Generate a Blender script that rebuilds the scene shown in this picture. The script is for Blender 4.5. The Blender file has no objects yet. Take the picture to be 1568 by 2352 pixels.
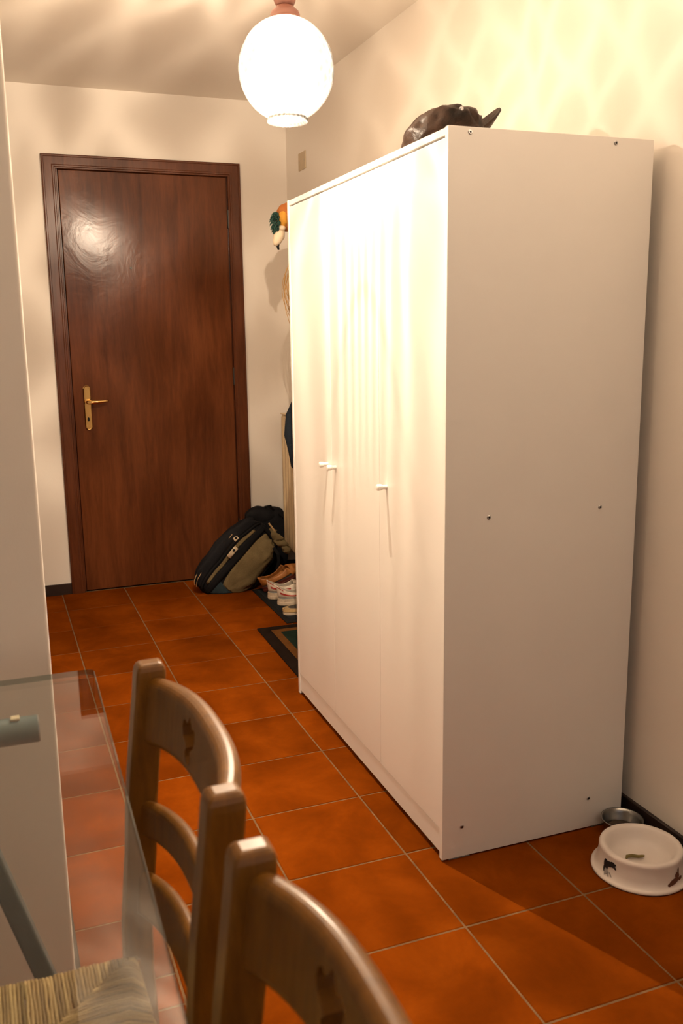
import bpy, bmesh, math, random
from mathutils import Vector, Matrix, noise

random.seed(7)
scene = bpy.context.scene
C = scene.collection
PI = math.pi

# ------------------------------------------------------------------ camera
W_PX = 1568.0
F_PX = 2086.4
cam_d = bpy.data.cameras.new('camera')
cam_d.sensor_fit = 'HORIZONTAL'
cam_d.sensor_width = 24.0
cam_d.lens = 24.0 * F_PX / W_PX
cam_d.clip_start = 0.05
cam_d.dof.use_dof = True
cam_d.dof.focus_distance = 3.0
cam_d.dof.aperture_fstop = 6.3
cam = bpy.data.objects.new('camera', cam_d)
C.objects.link(cam)
cam.matrix_world = (Matrix.Translation((-0.9742, -1.864, 1.3238)) @ Matrix.Rotation(-0.3659, 4, 'Z')
                    @ Matrix.Rotation(1.3753, 4, 'X') @ Matrix.Rotation(-0.0138, 4, 'Z'))
scene.camera = cam

# ------------------------------------------------------------------ light and exposure
LAMP_POS = (-0.197, 0.515, 1.986)
LAMP_POWER = 206.0
LAMP_COLOR = (1.0, 0.785, 0.57)
WINDOW_FILL_POWER = 3.0  # weak fill through the added rear window
UPFILL_POWER = 64.0  # fill from the added uplighter
UPFILL_COLOR = (1.0, 0.80, 0.60)
UPFILL_POS = (0.37, -1.10, 1.80)
WINDOW_FILL_COLOR = (0.95, 0.93, 0.95)
WORLD_COLOR = (0.42, 0.48, 0.62)
WORLD_STRENGTH = 0.12

scene.view_settings.view_transform = 'Standard'
scene.view_settings.look = 'None'
scene.view_settings.gamma = 1.0
scene.view_settings.use_curve_mapping = False
scene.view_settings.exposure = 0.0
scene.cycles.sample_clamp_indirect = 6.0
scene.cycles.max_bounces = 7
scene.cycles.diffuse_bounces = 4
scene.cycles.transparent_max_bounces = 12
scene.cycles.adaptive_threshold = 0.04
scene.cycles.use_light_tree = False

world = bpy.data.worlds.new('evening_sky')
scene.world = world
world.use_nodes = True
world.node_tree.nodes['Background'].inputs['Color'].default_value = (*WORLD_COLOR, 1)
world.node_tree.nodes['Background'].inputs['Strength'].default_value = WORLD_STRENGTH

ad = bpy.data.lights.new('window_fill', 'AREA')  # fill light placed in the added rear window
ad.shape = 'RECTANGLE'
ad.size, ad.size_y = 2.2, 1.25
ad.energy = WINDOW_FILL_POWER
ad.color = WINDOW_FILL_COLOR
ao = bpy.data.objects.new('window_fill', ad)
C.objects.link(ao)
ao.location = (-0.75, -3.24, 1.60)
ao.rotation_euler = (PI / 2, 0, 0)      # faces +Y, into the room

ld = bpy.data.lights.new('bulb_light', 'POINT')
ld.energy = LAMP_POWER
ld.color = LAMP_COLOR
ld.shadow_soft_size = 0.0035
lo = bpy.data.objects.new('bulb_light', ld)
C.objects.link(lo)
lo.location = (LAMP_POS[0], LAMP_POS[1], LAMP_POS[2] + 0.018)

td = bpy.data.lights.new('uplight_fill', 'POINT')  # fill bounced off the ceiling by an added uplighter
td.energy = UPFILL_POWER
td.color = UPFILL_COLOR
td.shadow_soft_size = 0.04
to = bpy.data.objects.new('uplight_fill', td)
C.objects.link(to)
to.location = UPFILL_POS

# ------------------------------------------------------------------ measures of the place
XR = 0.579           # right wall
YD = 2.929           # wall with the door
XL = -0.907          # hall side of the left wall
YP = -0.15           # face of the left wall towards the table
XK = -2.9            # far left wall of the dining room
YB = -3.3            # rear wall
ZC = 2.49            # ceiling
TS, TX0, TY0 = 0.3185, -0.3859, -0.246   # floor tiles

# ------------------------------------------------------------------ node helpers
class NT:
    def __init__(self, name):
        self.m = bpy.data.materials.new(name)
        self.m.use_nodes = True
        self.t = self.m.node_tree
        self.b = self.t.nodes['Principled BSDF']
        self.out = self.t.nodes['Material Output']
    def n(self, kind, **kw):
        nd = self.t.nodes.new(kind)
        for k, v in kw.items():
            if k in nd.inputs.keys():
                s = nd.inputs[k]
                if hasattr(v, 'is_linked') or isinstance(v, bpy.types.NodeSocket):
                    self.t.links.new(v, s)
                else:
                    s.default_value = v
            else:
                setattr(nd, k, v)
        return nd
    def l(self, a, b):
        self.t.links.new(a, b)
    def math(self, op, a, b=None, c=None, clamp=False):
        nd = self.t.nodes.new('ShaderNodeMath')
        nd.operation = op
        nd.use_clamp = clamp
        for i, v in enumerate((a, b, c)):
            if v is None:
                continue
            if isinstance(v, (int, float)):
                nd.inputs[i].default_value = v
            else:
                self.t.links.new(v, nd.inputs[i])
        return nd.outputs[0]
    def coords(self, scale=(1, 1, 1), kind='Object', rot=(0, 0, 0)):
        tc = self.n('ShaderNodeTexCoord')
        mp = self.n('ShaderNodeMapping')
        self.l(tc.outputs[kind], mp.inputs['Vector'])
        mp.inputs['Scale'].default_value = scale
        mp.inputs['Rotation'].default_value = rot
        return mp.outputs['Vector']
    def noise(self, vec, scale, detail=3, rough=0.5, dist=0.0):
        nd = self.n('ShaderNodeTexNoise')
        self.l(vec, nd.inputs['Vector'])
        nd.inputs['Scale'].default_value = scale
        nd.inputs['Detail'].default_value = detail
        nd.inputs['Roughness'].default_value = rough
        nd.inputs['Distortion'].default_value = dist
        return nd.outputs['Fac']
    def ramp(self, fac, stops):
        r = self.n('ShaderNodeValToRGB')
        self.l(fac, r.inputs['Fac'])
        el = r.color_ramp.elements
        while len(el) < len(stops):
            el.new(0.5)
        for e, (p, c) in zip(el, stops):
            e.position = p
            e.color = (*c, 1) if len(c) == 3 else c
        return r.outputs['Color']
    def mix(self, fac, a, b):
        m = self.n('ShaderNodeMix', data_type='RGBA')
        for s, v in ((m.inputs[0], fac), (m.inputs[6], a), (m.inputs[7], b)):
            if isinstance(v, (int, float)):
                s.default_value = v
            elif isinstance(v, tuple):
                s.default_value = (*v, 1)
            else:
                self.l(v, s)
        return m.outputs[2]
    def bump(self, h, strength=0.2, dist=0.01):
        b = self.n('ShaderNodeBump')
        self.l(h, b.inputs['Height'])
        b.inputs['Strength'].default_value = strength
        b.inputs['Distance'].default_value = dist
        self.l(b.outputs['Normal'], self.b.inputs['Normal'])
    def set(self, **kw):
        names = {'color': 'Base Color', 'rough': 'Roughness', 'metal': 'Metallic', 'spec': 'Specular IOR Level',
                 'coat': 'Coat Weight', 'coat_rough': 'Coat Roughness', 'sheen': 'Sheen Weight'}
        for k, v in kw.items():
            s = self.b.inputs[names[k]]
            if isinstance(v, tuple):
                s.default_value = (*v, 1)
            elif isinstance(v, (int, float)):
                s.default_value = v
            else:
                self.l(v, s)
        return self.m

def plain(name, color, rough=0.5, metal=0.0, spec=0.5, var=0.12, scale=30, bump=0.0, bscale=200, coat=0.0):
    t = NT(name)
    v = t.coords()
    f = t.noise(v, scale)
    lo_ = tuple(max(0, c * (1 - var)) for c in color)
    hi_ = tuple(min(1, c * (1 + var)) for c in color)
    t.set(color=t.ramp(f, [(0.3, lo_), (0.7, hi_)]), rough=rough, metal=metal, spec=spec, coat=coat)
    if bump:
        t.bump(t.noise(v, bscale, 2), bump, 0.002)
    return t.m

M = {}
def wall_mat(name, col):
    t = NT(name)
    v = t.coords()
    f = t.noise(v, 2.2, 4)
    t.set(color=t.ramp(f, [(0.25, tuple(c * 0.965 for c in col)), (0.75, col)]), rough=0.75, spec=0.25)
    t.bump(t.noise(v, 160, 4, 0.6), 0.10, 0.002)
    return t.m
M['wall'] = wall_mat('painted_plaster', (0.84, 0.785, 0.715))
M['ceiling'] = wall_mat('ceiling_paint', (0.84, 0.78, 0.70))

def tile_mat():
    t = NT('terracotta_tile')
    oi = t.n('ShaderNodeObjectInfo')
    tc = t.n('ShaderNodeTexCoord')
    add = t.n('ShaderNodeVectorMath', operation='ADD')
    sc = t.n('ShaderNodeVectorMath', operation='SCALE')
    t.l(oi.outputs['Location'], sc.inputs[0])
    sc.inputs['Scale'].default_value = 3.1
    t.l(tc.outputs['Object'], add.inputs[0])
    t.l(sc.outputs[0], add.inputs[1])
    v = add.outputs[0]
    f1 = t.noise(v, 5.0, 5, 0.6, 0.4)
    f2 = t.noise(v, 60.0, 3)
    c = t.ramp(f1, [(0.2, (0.095, 0.0185, 0.001)), (0.5, (0.168, 0.0345, 0.0018)), (0.8, (0.245, 0.055, 0.0035))])
    c2 = t.mix(t.math('MULTIPLY', f2, 0.25), c, (0.09, 0.018, 0.002))
    hsv = t.n('ShaderNodeHueSaturation')
    t.l(c2, hsv.inputs['Color'])
    t.l(t.math('MULTIPLY_ADD', oi.outputs['Random'], 0.30, 0.86), hsv.inputs['Value'])
    t.set(color=hsv.outputs['Color'], rough=t.math('MULTIPLY_ADD', f1, 0.14, 0.52), spec=0.0)
    t.bump(t.noise(v, 26, 4), 0.06, 0.004)
    return t.m
M['tile'] = tile_mat()
M['grout'] = plain('grout', (0.17, 0.098, 0.045), 0.9, var=0.25, scale=40, spec=0.2)
M['skirting'] = plain('dark_skirting', (0.026, 0.015, 0.011), 0.45, var=0.2, scale=20)

def wood_mat(name, dark, light, rough, stretch, coat=0.0, spec=0.5, ringscale=6.0, coat_rough=0.2, wavy=0.0):
    t = NT(name)
    v = t.coords(stretch)
    f1 = t.noise(v, ringscale, 6, 0.6, 0.6)
    f2 = t.noise(v, ringscale * 9, 3)
    f = t.math('ADD', t.math('MULTIPLY', f1, 0.8), t.math('MULTIPLY', f2, 0.2))
    t.set(color=t.ramp(f, [(0.28, dark), (0.72, light)]), rough=rough, coat=coat, coat_rough=coat_rough, spec=spec)
    if wavy:                       # veneer that is not quite flat breaks up its reflections
        w1 = t.noise(t.coords((1, 1, 1)), 5.5, 3, 0.55, 1.6)
        t.bump(t.math('ADD', t.math('MULTIPLY', f2, 0.02), w1), wavy, 0.02)
    else:
        t.bump(f2, 0.03, 0.001)
    return t.m
M['door'] = wood_mat('varnished_door_veneer', (0.062, 0.0175, 0.0065), (0.150, 0.046, 0.015), 0.21, (3.2, 3.2, 0.35), spec=0.21, coat=0.0, wavy=0.05)
M['door_frame'] = wood_mat('varnished_door_frame', (0.060, 0.017, 0.007), (0.125, 0.038, 0.014), 0.26, (5, 5, 0.5), spec=0.35)
M['chair'] = wood_mat('honey_wood', (0.130, 0.051, 0.006), (0.240, 0.100, 0.011), 0.36, (9, 9, 1.4), coat=0.20, coat_rough=0.2, spec=0.35)
M['rack'] = wood_mat('brown_wood', (0.12, 0.05, 0.02), (0.22, 0.10, 0.04), 0.4, (2, 1, 2))
M['laminate'] = plain('white_laminate', (0.80, 0.775, 0.74), 0.34, var=0.012, scale=3, bump=0.015, bscale=350)
M['laminate_edge'] = plain('white_edge_band', (0.84, 0.81, 0.78), 0.3, var=0.01)
M['knob'] = plain('white_knob', (0.82, 0.80, 0.76), 0.3, var=0.01)
M['screw'] = plain('zinc_screw', (0.45, 0.45, 0.46), 0.3, 1.0)
M['dark_slot'] = plain('dark_slot', (0.012, 0.012, 0.012), 0.7, spec=0.15)
M['brass'] = plain('polished_brass', (0.78, 0.52, 0.20), 0.16, 1.0, var=0.1, scale=12)
M['iron'] = plain('dark_iron', (0.03, 0.025, 0.02), 0.4, 0.6)
M['copper'] = plain('pink_copper', (0.21, 0.082, 0.055), 0.5, 0.0, var=0.08)
M['table_metal'] = plain('teal_grey_metal', (0.10, 0.14, 0.145), 0.42, 0.2, var=0.1)
M['plate'] = plain('cream_plastic', (0.52, 0.42, 0.28), 0.5, var=0.04)
M['radiator'] = plain('cream_enamel', (0.66, 0.52, 0.32), 0.4, var=0.03)
M['window_frame'] = plain('white_window_paint', (0.8, 0.8, 0.78), 0.4, var=0.02)

def leather_mat():
    t = NT('crumpled_dark_leather')
    v = t.coords()
    f = t.noise(v, 22, 5, 0.6, 0.8)
    t.set(color=t.ramp(f, [(0.35, (0.012, 0.008, 0.006)), (0.75, (0.055, 0.030, 0.020))]), rough=0.40, spec=0.10)
    t.bump(t.noise(v, 30, 4, 0.6, 0.5), 0.35, 0.01)
    return t.m
M['leather'] = leather_mat()

def fabric(name, col, var=0.3, scale=400, rough=0.9, wr=0.25):
    t = NT(name)
    v = t.coords()
    f = t.noise(v, scale, 2)
    f2 = t.noise(v, 14, 4, 0.6)
    ff = t.math('ADD', t.math('MULTIPLY', f, 0.5), t.math('MULTIPLY', f2, 0.5))
    t.set(color=t.ramp(ff, [(0.3, tuple(c * (1 - var) for c in col)), (0.7, tuple(c * (1 + var) for c in col))]), rough=rough, spec=0.06)
    t.bump(f2, wr, 0.02)
    return t.m
M['bag_black'] = fabric('black_nylon', (0.014, 0.014, 0.016), 0.3, rough=0.6)
M['bag_khaki'] = fabric('khaki_canvas', (0.165, 0.125, 0.062))
M['bag_blue'] = fabric('slate_blue_canvas', (0.030, 0.046, 0.055))
M['strap'] = fabric('black_webbing', (0.012, 0.012, 0.013), 0.2, 900, 0.75, 0.1)
M['buckle'] = plain('pale_buckle', (0.62, 0.52, 0.36), 0.45)
M['piping'] = plain('tan_piping', (0.46, 0.30, 0.14), 0.7)
M['jacket'] = fabric('navy_cloth', (0.020, 0.026, 0.036), 0.2, wr=0.5)
M['mat'] = fabric('charcoal_mat', (0.018, 0.019, 0.021), 0.5, 260, wr=0.4)
M['rug_black'] = fabric('black_brown_weave', (0.014, 0.0085, 0.006), 0.4, 500)
M['rug_brown'] = fabric('brown_weave', (0.12, 0.048, 0.012), 0.35, 500)
M['rug_green'] = fabric('deep_green_pile', (0.012, 0.024, 0.017), 0.4, 500)
M['sneaker'] = plain('white_shoe_leather', (0.68, 0.60, 0.50), 0.5, var=0.12, scale=60, bump=0.1)
M['sole'] = plain('cream_rubber', (0.58, 0.48, 0.36), 0.6, var=0.12, scale=50)
M['red'] = plain('red_stripe', (0.36, 0.022, 0.014), 0.5)
M['lining'] = plain('grey_lining', (0.23, 0.24, 0.24), 0.9, var=0.2)
M['brown_leather'] = plain('rust_brown_leather', (0.34, 0.13, 0.03), 0.4, var=0.3, scale=40, bump=0.1)
M['maroon'] = plain('dark_maroon_leather', (0.09, 0.018, 0.012), 0.4, var=0.3)
M['tan_strap'] = plain('tan_leather', (0.56, 0.38, 0.17), 0.5, var=0.15)
M['cork'] = plain('cork_footbed', (0.40, 0.29, 0.15), 0.7, var=0.2, scale=120)
M['dark_insole'] = plain('dark_insole', (0.05, 0.045, 0.04), 0.8)
M['bowl'] = plain('glossy_white_melamine', (0.74, 0.67, 0.62), 0.32, var=0.02)
M['steel'] = plain('brushed_steel', (0.30, 0.30, 0.29), 0.28, 1.0, var=0.1)
M['kibble'] = plain('dark_kibble', (0.035, 0.022, 0.014), 0.8, var=0.5, scale=200, bump=0.6, bscale=180)
M['treat'] = plain('olive_chew', (0.16, 0.125, 0.030), 0.6, var=0.2)
M['print_black'] = plain('black_print', (0.02, 0.02, 0.022), 0.4)
M['print_grey'] = plain('grey_print', (0.32, 0.30, 0.29), 0.4)
M['print_brown'] = plain('brown_print', (0.13, 0.055, 0.035), 0.4)
M['rust'] = plain('rust_felt', (0.40, 0.125, 0.022), 0.8, var=0.2)
M['yellow'] = plain('golden_felt', (0.62, 0.30, 0.035), 0.8, var=0.15)
M['green'] = plain('dark_green_wool', (0.012, 0.05, 0.038), 0.9, var=0.4)
M['offwhite'] = plain('pale_wood', (0.70, 0.58, 0.42), 0.6, var=0.1)
M['straw'] = plain('dry_straw', (0.50, 0.29, 0.09), 0.7, var=0.25)

def rush_mat():
    t = NT('twisted_rush')
    g = t.n('ShaderNodeNewGeometry')
    v = t.coords((1, 1, 1))
    f = t.noise(v, 260, 3, 0.6)
    f2 = t.noise(v, 9, 3)
    r = t.math('ADD', t.math('MULTIPLY', g.outputs['Random Per Island'], 0.45),
               t.math('ADD', t.math('MULTIPLY', f, 0.35), t.math('MULTIPLY', f2, 0.25)))
    t.set(color=t.ramp(r, [(0.25, (0.16, 0.095, 0.030)), (0.55, (0.33, 0.215, 0.080)), (0.85, (0.50, 0.36, 0.16))]), rough=0.6, spec=0.3)
    t.bump(f, 0.5, 0.003)
    return t.m
M['rush'] = rush_mat()

def glass_mat(name, tint, refl):
    t = NT(name)
    t.t.nodes.remove(t.b)
    tr = t.n('ShaderNodeBsdfTransparent')
    tr.inputs['Color'].default_value = (*tint, 1)
    gl = t.n('ShaderNodeBsdfGlossy')
    gl.inputs['Roughness'].default_value = 0.015
    gl.inputs['Color'].default_value = (refl, refl, refl, 1)
    fr = t.n('ShaderNodeFresnel')
    fr.inputs['IOR'].default_value = 1.5
    # IOR is given for the outside; on back faces the ratio flips, so use the pure angle form
    lw = t.n('ShaderNodeLayerWeight')
    lw.inputs['Blend'].default_value = 0.5
    f = t.math('MULTIPLY_ADD', t.math('POWER', lw.outputs['Facing'], 5.0), 0.96, 0.04, clamp=True)
    mx = t.n('ShaderNodeMixShader')
    t.l(f, mx.inputs[0])
    t.l(tr.outputs[0], mx.inputs[1])
    t.l(gl.outputs[0], mx.inputs[2])
    t.l(mx.outputs[0], t.out.inputs['Surface'])
    return t.m
M['glass'] = glass_mat('clear_table_glass', (0.93, 0.95, 0.94), 1.0)
M['glass_edge'] = glass_mat('glass_edge', (0.42, 0.50, 0.47), 1.0)
M['pane'] = glass_mat('window_pane', (0.95, 0.96, 0.96), 1.0)

def globe_mat():
    """clear glass moulded with ribs and lozenges: transmission follows the relief and is shaped by direction to steer the lamplight"""
    t = NT('moulded_lamp_glass')
    t.t.nodes.remove(t.b)
    tc = t.n('ShaderNodeTexCoord')
    nrm = t.n('ShaderNodeVectorMath', operation='NORMALIZE')
    t.l(tc.outputs['Object'], nrm.inputs[0])
    sep = t.n('ShaderNodeSeparateXYZ')
    t.l(nrm.outputs[0], sep.inputs[0])
    az = t.math('ARCTAN2', sep.outputs['Y'], sep.outputs['X'])
    el = t.math('ARCSINE', sep.outputs['Z'])
    wn = t.noise(nrm.outputs[0], 2.6, 1, 0.5)
    wob = t.math('MULTIPLY', t.math('SUBTRACT', wn, 0.5), 0.40)
    # lozenges: two families of slanted waves
    a = t.math('ADD', az, wob)
    p1 = t.math('ADD', t.math('MULTIPLY', a, 24.0), t.math('MULTIPLY', el, 20.0))
    p2 = t.math('SUBTRACT', t.math('MULTIPLY', a, 24.0), t.math('MULTIPLY', el, 20.0))
    def ridge(p, pw):
        return t.math('POWER', t.math('SUBTRACT', 1.0, t.math('ABSOLUTE', t.math('SINE', t.math('MULTIPLY', p, 0.5)))), pw)
    loz = t.math('MAXIMUM', ridge(p1, 1.6), ridge(p2, 1.6))
    rib = ridge(t.math('ADD', t.math('MULTIPLY', az, 26.0), t.math('MULTIPLY', wob, 9.0)), 2.2)
    low = t.n('ShaderNodeMapRange')
    low.inputs['From Min'].default_value = -0.22
    low.inputs['From Max'].default_value = -0.62
    t.l(el, low.inputs['Value'])
    pat = t.n('ShaderNodeMix', data_type='FLOAT')
    t.l(low.outputs[0], pat.inputs[0])
    t.l(loz, pat.inputs[2])
    t.l(rib, pat.inputs[3])
    cloud = t.noise(nrm.outputs[0], 3.2, 2, 0.6)
    rel = t.math('ADD', t.math('MULTIPLY', pat.outputs[0], 1.55), t.math('MULTIPLY_ADD', cloud, 0.80, 0.08))
    thin = t.n('ShaderNodeMapRange')           # less light let through round the middle, more below and above, to balance the room
    thin.inputs['From Min'].default_value = -0.20
    thin.inputs['From Max'].default_value = -0.75
    thin.inputs['To Max'].default_value = 1.25
    t.l(el, thin.inputs['Value'])
    flat = t.n('ShaderNodeMapRange')           # transmission raised along the hall to brighten both ends
    flat.interpolation_type = 'SMOOTHSTEP'
    flat.inputs['From Min'].default_value = 0.40
    flat.inputs['From Max'].default_value = 0.88
    flat.inputs['To Min'].default_value = 0.15
    flat.inputs['To Max'].default_value = 0.50
    t.l(t.math('ABSOLUTE', sep.outputs['Y']), flat.inputs['Value'])
    t.l(flat.outputs[0], thin.inputs['To Min'])
    up_pass = t.n('ShaderNodeMapRange')
    up_pass.inputs['From Min'].default_value = 0.52
    up_pass.inputs['From Max'].default_value = 0.85
    up_pass.inputs['To Min'].default_value = 0.0
    up_pass.inputs['To Max'].default_value = 0.27
    t.l(el, up_pass.inputs['Value'])
    side = t.n('ShaderNodeMapRange')           # transmission cut towards the wardrobe to tame its hot spot
    side.inputs['From Min'].default_value = 0.03
    side.inputs['From Max'].default_value = 0.42
    side.inputs['To Min'].default_value = 1.0
    side.inputs['To Max'].default_value = 0.26
    t.l(sep.outputs['X'], side.inputs['Value'])
    thick = t.math('MULTIPLY', t.math('ADD', thin.outputs[0], up_pass.outputs[0]), side.outputs[0])
    tr_v = t.math('MULTIPLY', rel, thick, clamp=True)
    tr_v = t.math('POWER', tr_v, 0.5)      # the light crosses the shell's two faces
    tr = t.n('ShaderNodeBsdfTransparent')
    comb = t.n('ShaderNodeCombineColor')
    for i in range(3):
        t.l(tr_v, comb.inputs[i])
    t.l(comb.outputs[0], tr.inputs['Color'])
    tl = t.n('ShaderNodeBsdfTranslucent')
    tl.inputs['Color'].default_value = (0.95, 0.95, 0.95, 1)
    gl = t.n('ShaderNodeBsdfGlossy')
    gl.inputs['Roughness'].default_value = 0.12
    m1 = t.n('ShaderNodeMixShader')
    m1.inputs[0].default_value = 0.010
    t.l(tr.outputs[0], m1.inputs[1])
    t.l(tl.outputs[0], m1.inputs[2])
    m2 = t.n('ShaderNodeMixShader')
    m2.inputs[0].default_value = 0.04
    t.l(m1.outputs[0], m2.inputs[1])
    t.l(gl.outputs[0], m2.inputs[2])
    t.l(m2.outputs[0], t.out.inputs['Surface'])
    return t.m
M['globe'] = globe_mat()

def bulb_mat():
    t = NT('frosted_bulb')
    t.t.nodes.remove(t.b)
    tr = t.n('ShaderNodeBsdfTransparent')
    tl = t.n('ShaderNodeBsdfTranslucent')
    m1 = t.n('ShaderNodeMixShader')
    m1.inputs[0].default_value = 0.10
    t.l(tr.outputs[0], m1.inputs[1])
    t.l(tl.outputs[0], m1.inputs[2])
    t.l(m1.outputs[0], t.out.inputs['Surface'])
    return t.m
M['bulb'] = bulb_mat()

# ------------------------------------------------------------------ mesh helpers
def link(name, me, mats=None, parent=None, loc=(0, 0, 0), rot=(0, 0, 0), smooth=False):
    o = bpy.data.objects.new(name, me)
    C.objects.link(o)
    if mats is not None:
        for m in (mats if isinstance(mats, (list, tuple)) else [mats]):
            me.materials.append(M[m])
    o.parent = parent
    o.location = loc
    o.rotation_euler = rot
    if smooth:
        me.shade_smooth()
    return o

def thing(name, label, cat, loc=(0, 0, 0), rot=(0, 0, 0), group=None):
    o = bpy.data.objects.new(name, None)
    C.objects.link(o)
    o.empty_display_size = 0.05
    o.location = loc
    o.rotation_euler = rot
    tag(o, label, cat, group)
    return o

def tag(o, label, cat, group=None):
    o['label'] = label
    o['category'] = cat
    if group:
        o['group'] = group
    return o

def struct(o, label=None):
    o['kind'] = 'structure'
    if label:
        o['label'] = label
    return o

def from_bm(bm, name):
    bmesh.ops.recalc_face_normals(bm, faces=bm.faces)
    me = bpy.data.meshes.new(name)
    bm.to_mesh(me)
    bm.free()
    return me

def add_box(bm, x0, x1, y0, y1, z0, z1):
    vs = [bm.verts.new((x, y, z)) for z in (z0, z1) for y in (y0, y1) for x in (x0, x1)]
    for f in ((0, 1, 3, 2), (4, 6, 7, 5), (0, 4, 5, 1), (2, 3, 7, 6), (0, 2, 6, 4), (1, 5, 7, 3)):
        bm.faces.new([vs[i] for i in f])

def box_me(x0, x1, y0, y1, z0, z1, bev=0.0, seg=2, name='box'):
    bm = bmesh.new()
    add_box(bm, x0, x1, y0, y1, z0, z1)
    bmesh.ops.recalc_face_normals(bm, faces=bm.faces)
    if bev:
        bmesh.ops.bevel(bm, geom=list(bm.edges), offset=bev, segments=seg, profile=0.5, affect='EDGES')
    return from_bm(bm, name)

def boxes_me(bs, name='boxes'):
    bm = bmesh.new()
    for b in bs:
        add_box(bm, *b)
    return from_bm(bm, name)

def rings_bm(bm, rings, cap0=True, cap1=True, closed=True):
    vr = [[bm.verts.new(p) for p in r] for r in rings]
    n = len(rings[0])
    for a, b in zip(vr, vr[1:]):
        for i in range(n if closed else n - 1):
            j = (i + 1) % n
            bm.faces.new((a[i], a[j], b[j], b[i]))
    if cap0:
        bm.faces.new(list(reversed(vr[0])))
    if cap1:
        bm.faces.new(vr[-1])
    return vr

def rings_me(rings, cap0=True, cap1=True, closed=True, name='loft'):
    bm = bmesh.new()
    rings_bm(bm, rings, cap0, cap1, closed)
    return from_bm(bm, name)

def lathe_me(prof, seg=48, cap0=True, cap1=True, name='lathe'):
    return rings_me([[(r * math.cos(2 * PI * k / seg), r * math.sin(2 * PI * k / seg), z) for k in range(seg)] for r, z in prof], cap0, cap1, name=name)

def frame_of(d):
    d = d.normalized()
    up = Vector((0, 0, 1)) if abs(d.z) < 0.9 else Vector((1, 0, 0))
    s = d.cross(up).normalized()
    return s, s.cross(d).normalized()

def tube_bm(bm, pts, rad, seg=8, caps=True):
    pts = [Vector(p) for p in pts]
    rr = rad if isinstance(rad, (list, tuple)) else [rad] * len(pts)
    rings = []
    for i, p in enumerate(pts):
        d = (pts[min(i + 1, len(pts) - 1)] - pts[max(i - 1, 0)])
        s, u = frame_of(d)
        rings.append([p + (s * math.cos(2 * PI * k / seg) + u * math.sin(2 * PI * k / seg)) * rr[i] for k in range(seg)])
    rings_bm(bm, rings, caps, caps)

def tube_me(pts, rad, seg=8, name='tube'):
    bm = bmesh.new()
    tube_bm(bm, pts, rad, seg)
    return from_bm(bm, name)

def ribbon_me(pts, widths, normals, thick, name='ribbon'):
    """flat strap following points"""
    pts = [Vector(p) for p in pts]
    rings = []
    for i, p in enumerate(pts):
        d = (pts[min(i + 1, len(pts) - 1)] - pts[max(i - 1, 0)]).normalized()
        nrm = Vector(normals[i] if isinstance(normals, list) else normals)
        s = d.cross(nrm).normalized()
        nrm = s.cross(d).normalized()
        w = widths[i] if isinstance(widths, list) else widths
        rings.append([p + s * w / 2 + nrm * thick / 2, p - s * w / 2 + nrm * thick / 2,
                      p - s * w / 2 - nrm * thick / 2, p + s * w / 2 - nrm * thick / 2])
    return rings_me(rings, name=name)

def rrect(hx, hy, r, n=3):
    """rounded rectangle outline, counter-clockwise"""
    out = []
    for cx, cy, a0 in ((hx - r, hy - r, 0), (-hx + r, hy - r, PI / 2), (-hx + r, -hy + r, PI), (hx - r, -hy + r, 1.5 * PI)):
        for k in range(n + 1):
            a = a0 + PI / 2 * k / n
            out.append((cx + r * math.cos(a), cy + r * math.sin(a)))
    return out

def prism_me(poly, axis, a, b, name='prism'):
    """poly in the two other axes, extruded along axis from a to b"""
    def p3(p, t):
        return {0: (t, p[0], p[1]), 1: (p[0], t, p[1]), 2: (p[0], p[1], t)}[axis]
    return rings_me([[p3(p, a) for p in poly], [p3(p, b) for p in poly]], name=name)

def lerp_path(keys, t):
    for (t0, v0), (t1, v1) in zip(keys, keys[1:]):
        if t <= t1:
            f = (t - t0) / (t1 - t0)
            f = f * f * (3 - 2 * f) * 0.5 + f * 0.5
            return v0 + (v1 - v0) * f
    return keys[-1][1]

# ------------------------------------------------------------------ the setting
floor = struct(link('floor', box_me(XK - 0.1, XR + 0.1, YB - 0.1, YD + 0.1, -0.08, -0.0022, name='floor'), 'grout'),
               'terracotta tiled floor with pale grout lines')
GAP = 0.0026
def tile_mesh(w, d):
    bm = bmesh.new()
    b = 0.0022
    rings = []
    for ins, z in ((0, -0.006), (0, -b * 0.6), (b, 0.0)):
        rings.append([(-w / 2 + ins, -d / 2 + ins, z), (w / 2 - ins, -d / 2 + ins, z), (w / 2 - ins, d / 2 - ins, z), (-w / 2 + ins, d / 2 - ins, z)])
    rings_bm(bm, rings, False, True)
    return from_bm(bm, 'tile')
tile_cache = {}
def in_room(x0, x1, y0, y1):
    out = []
    for (a0, a1, b0, b1) in ((XL, XR, YP, YD), (XK, XR, YB, YP)):
        c0, c1, d0, d1 = max(x0, a0), min(x1, a1), max(y0, b0), min(y1, b1)
        if c1 - c0 > 0.012 and d1 - d0 > 0.012:
            out.append((c0, c1, d0, d1))
    if len(out) == 2 and abs(out[0][0] - out[1][0]) < 1e-6 and abs(out[0][1] - out[1][1]) < 1e-6:
        return [(out[0][0], out[0][1], out[1][2], out[0][3])]
    return out
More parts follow.
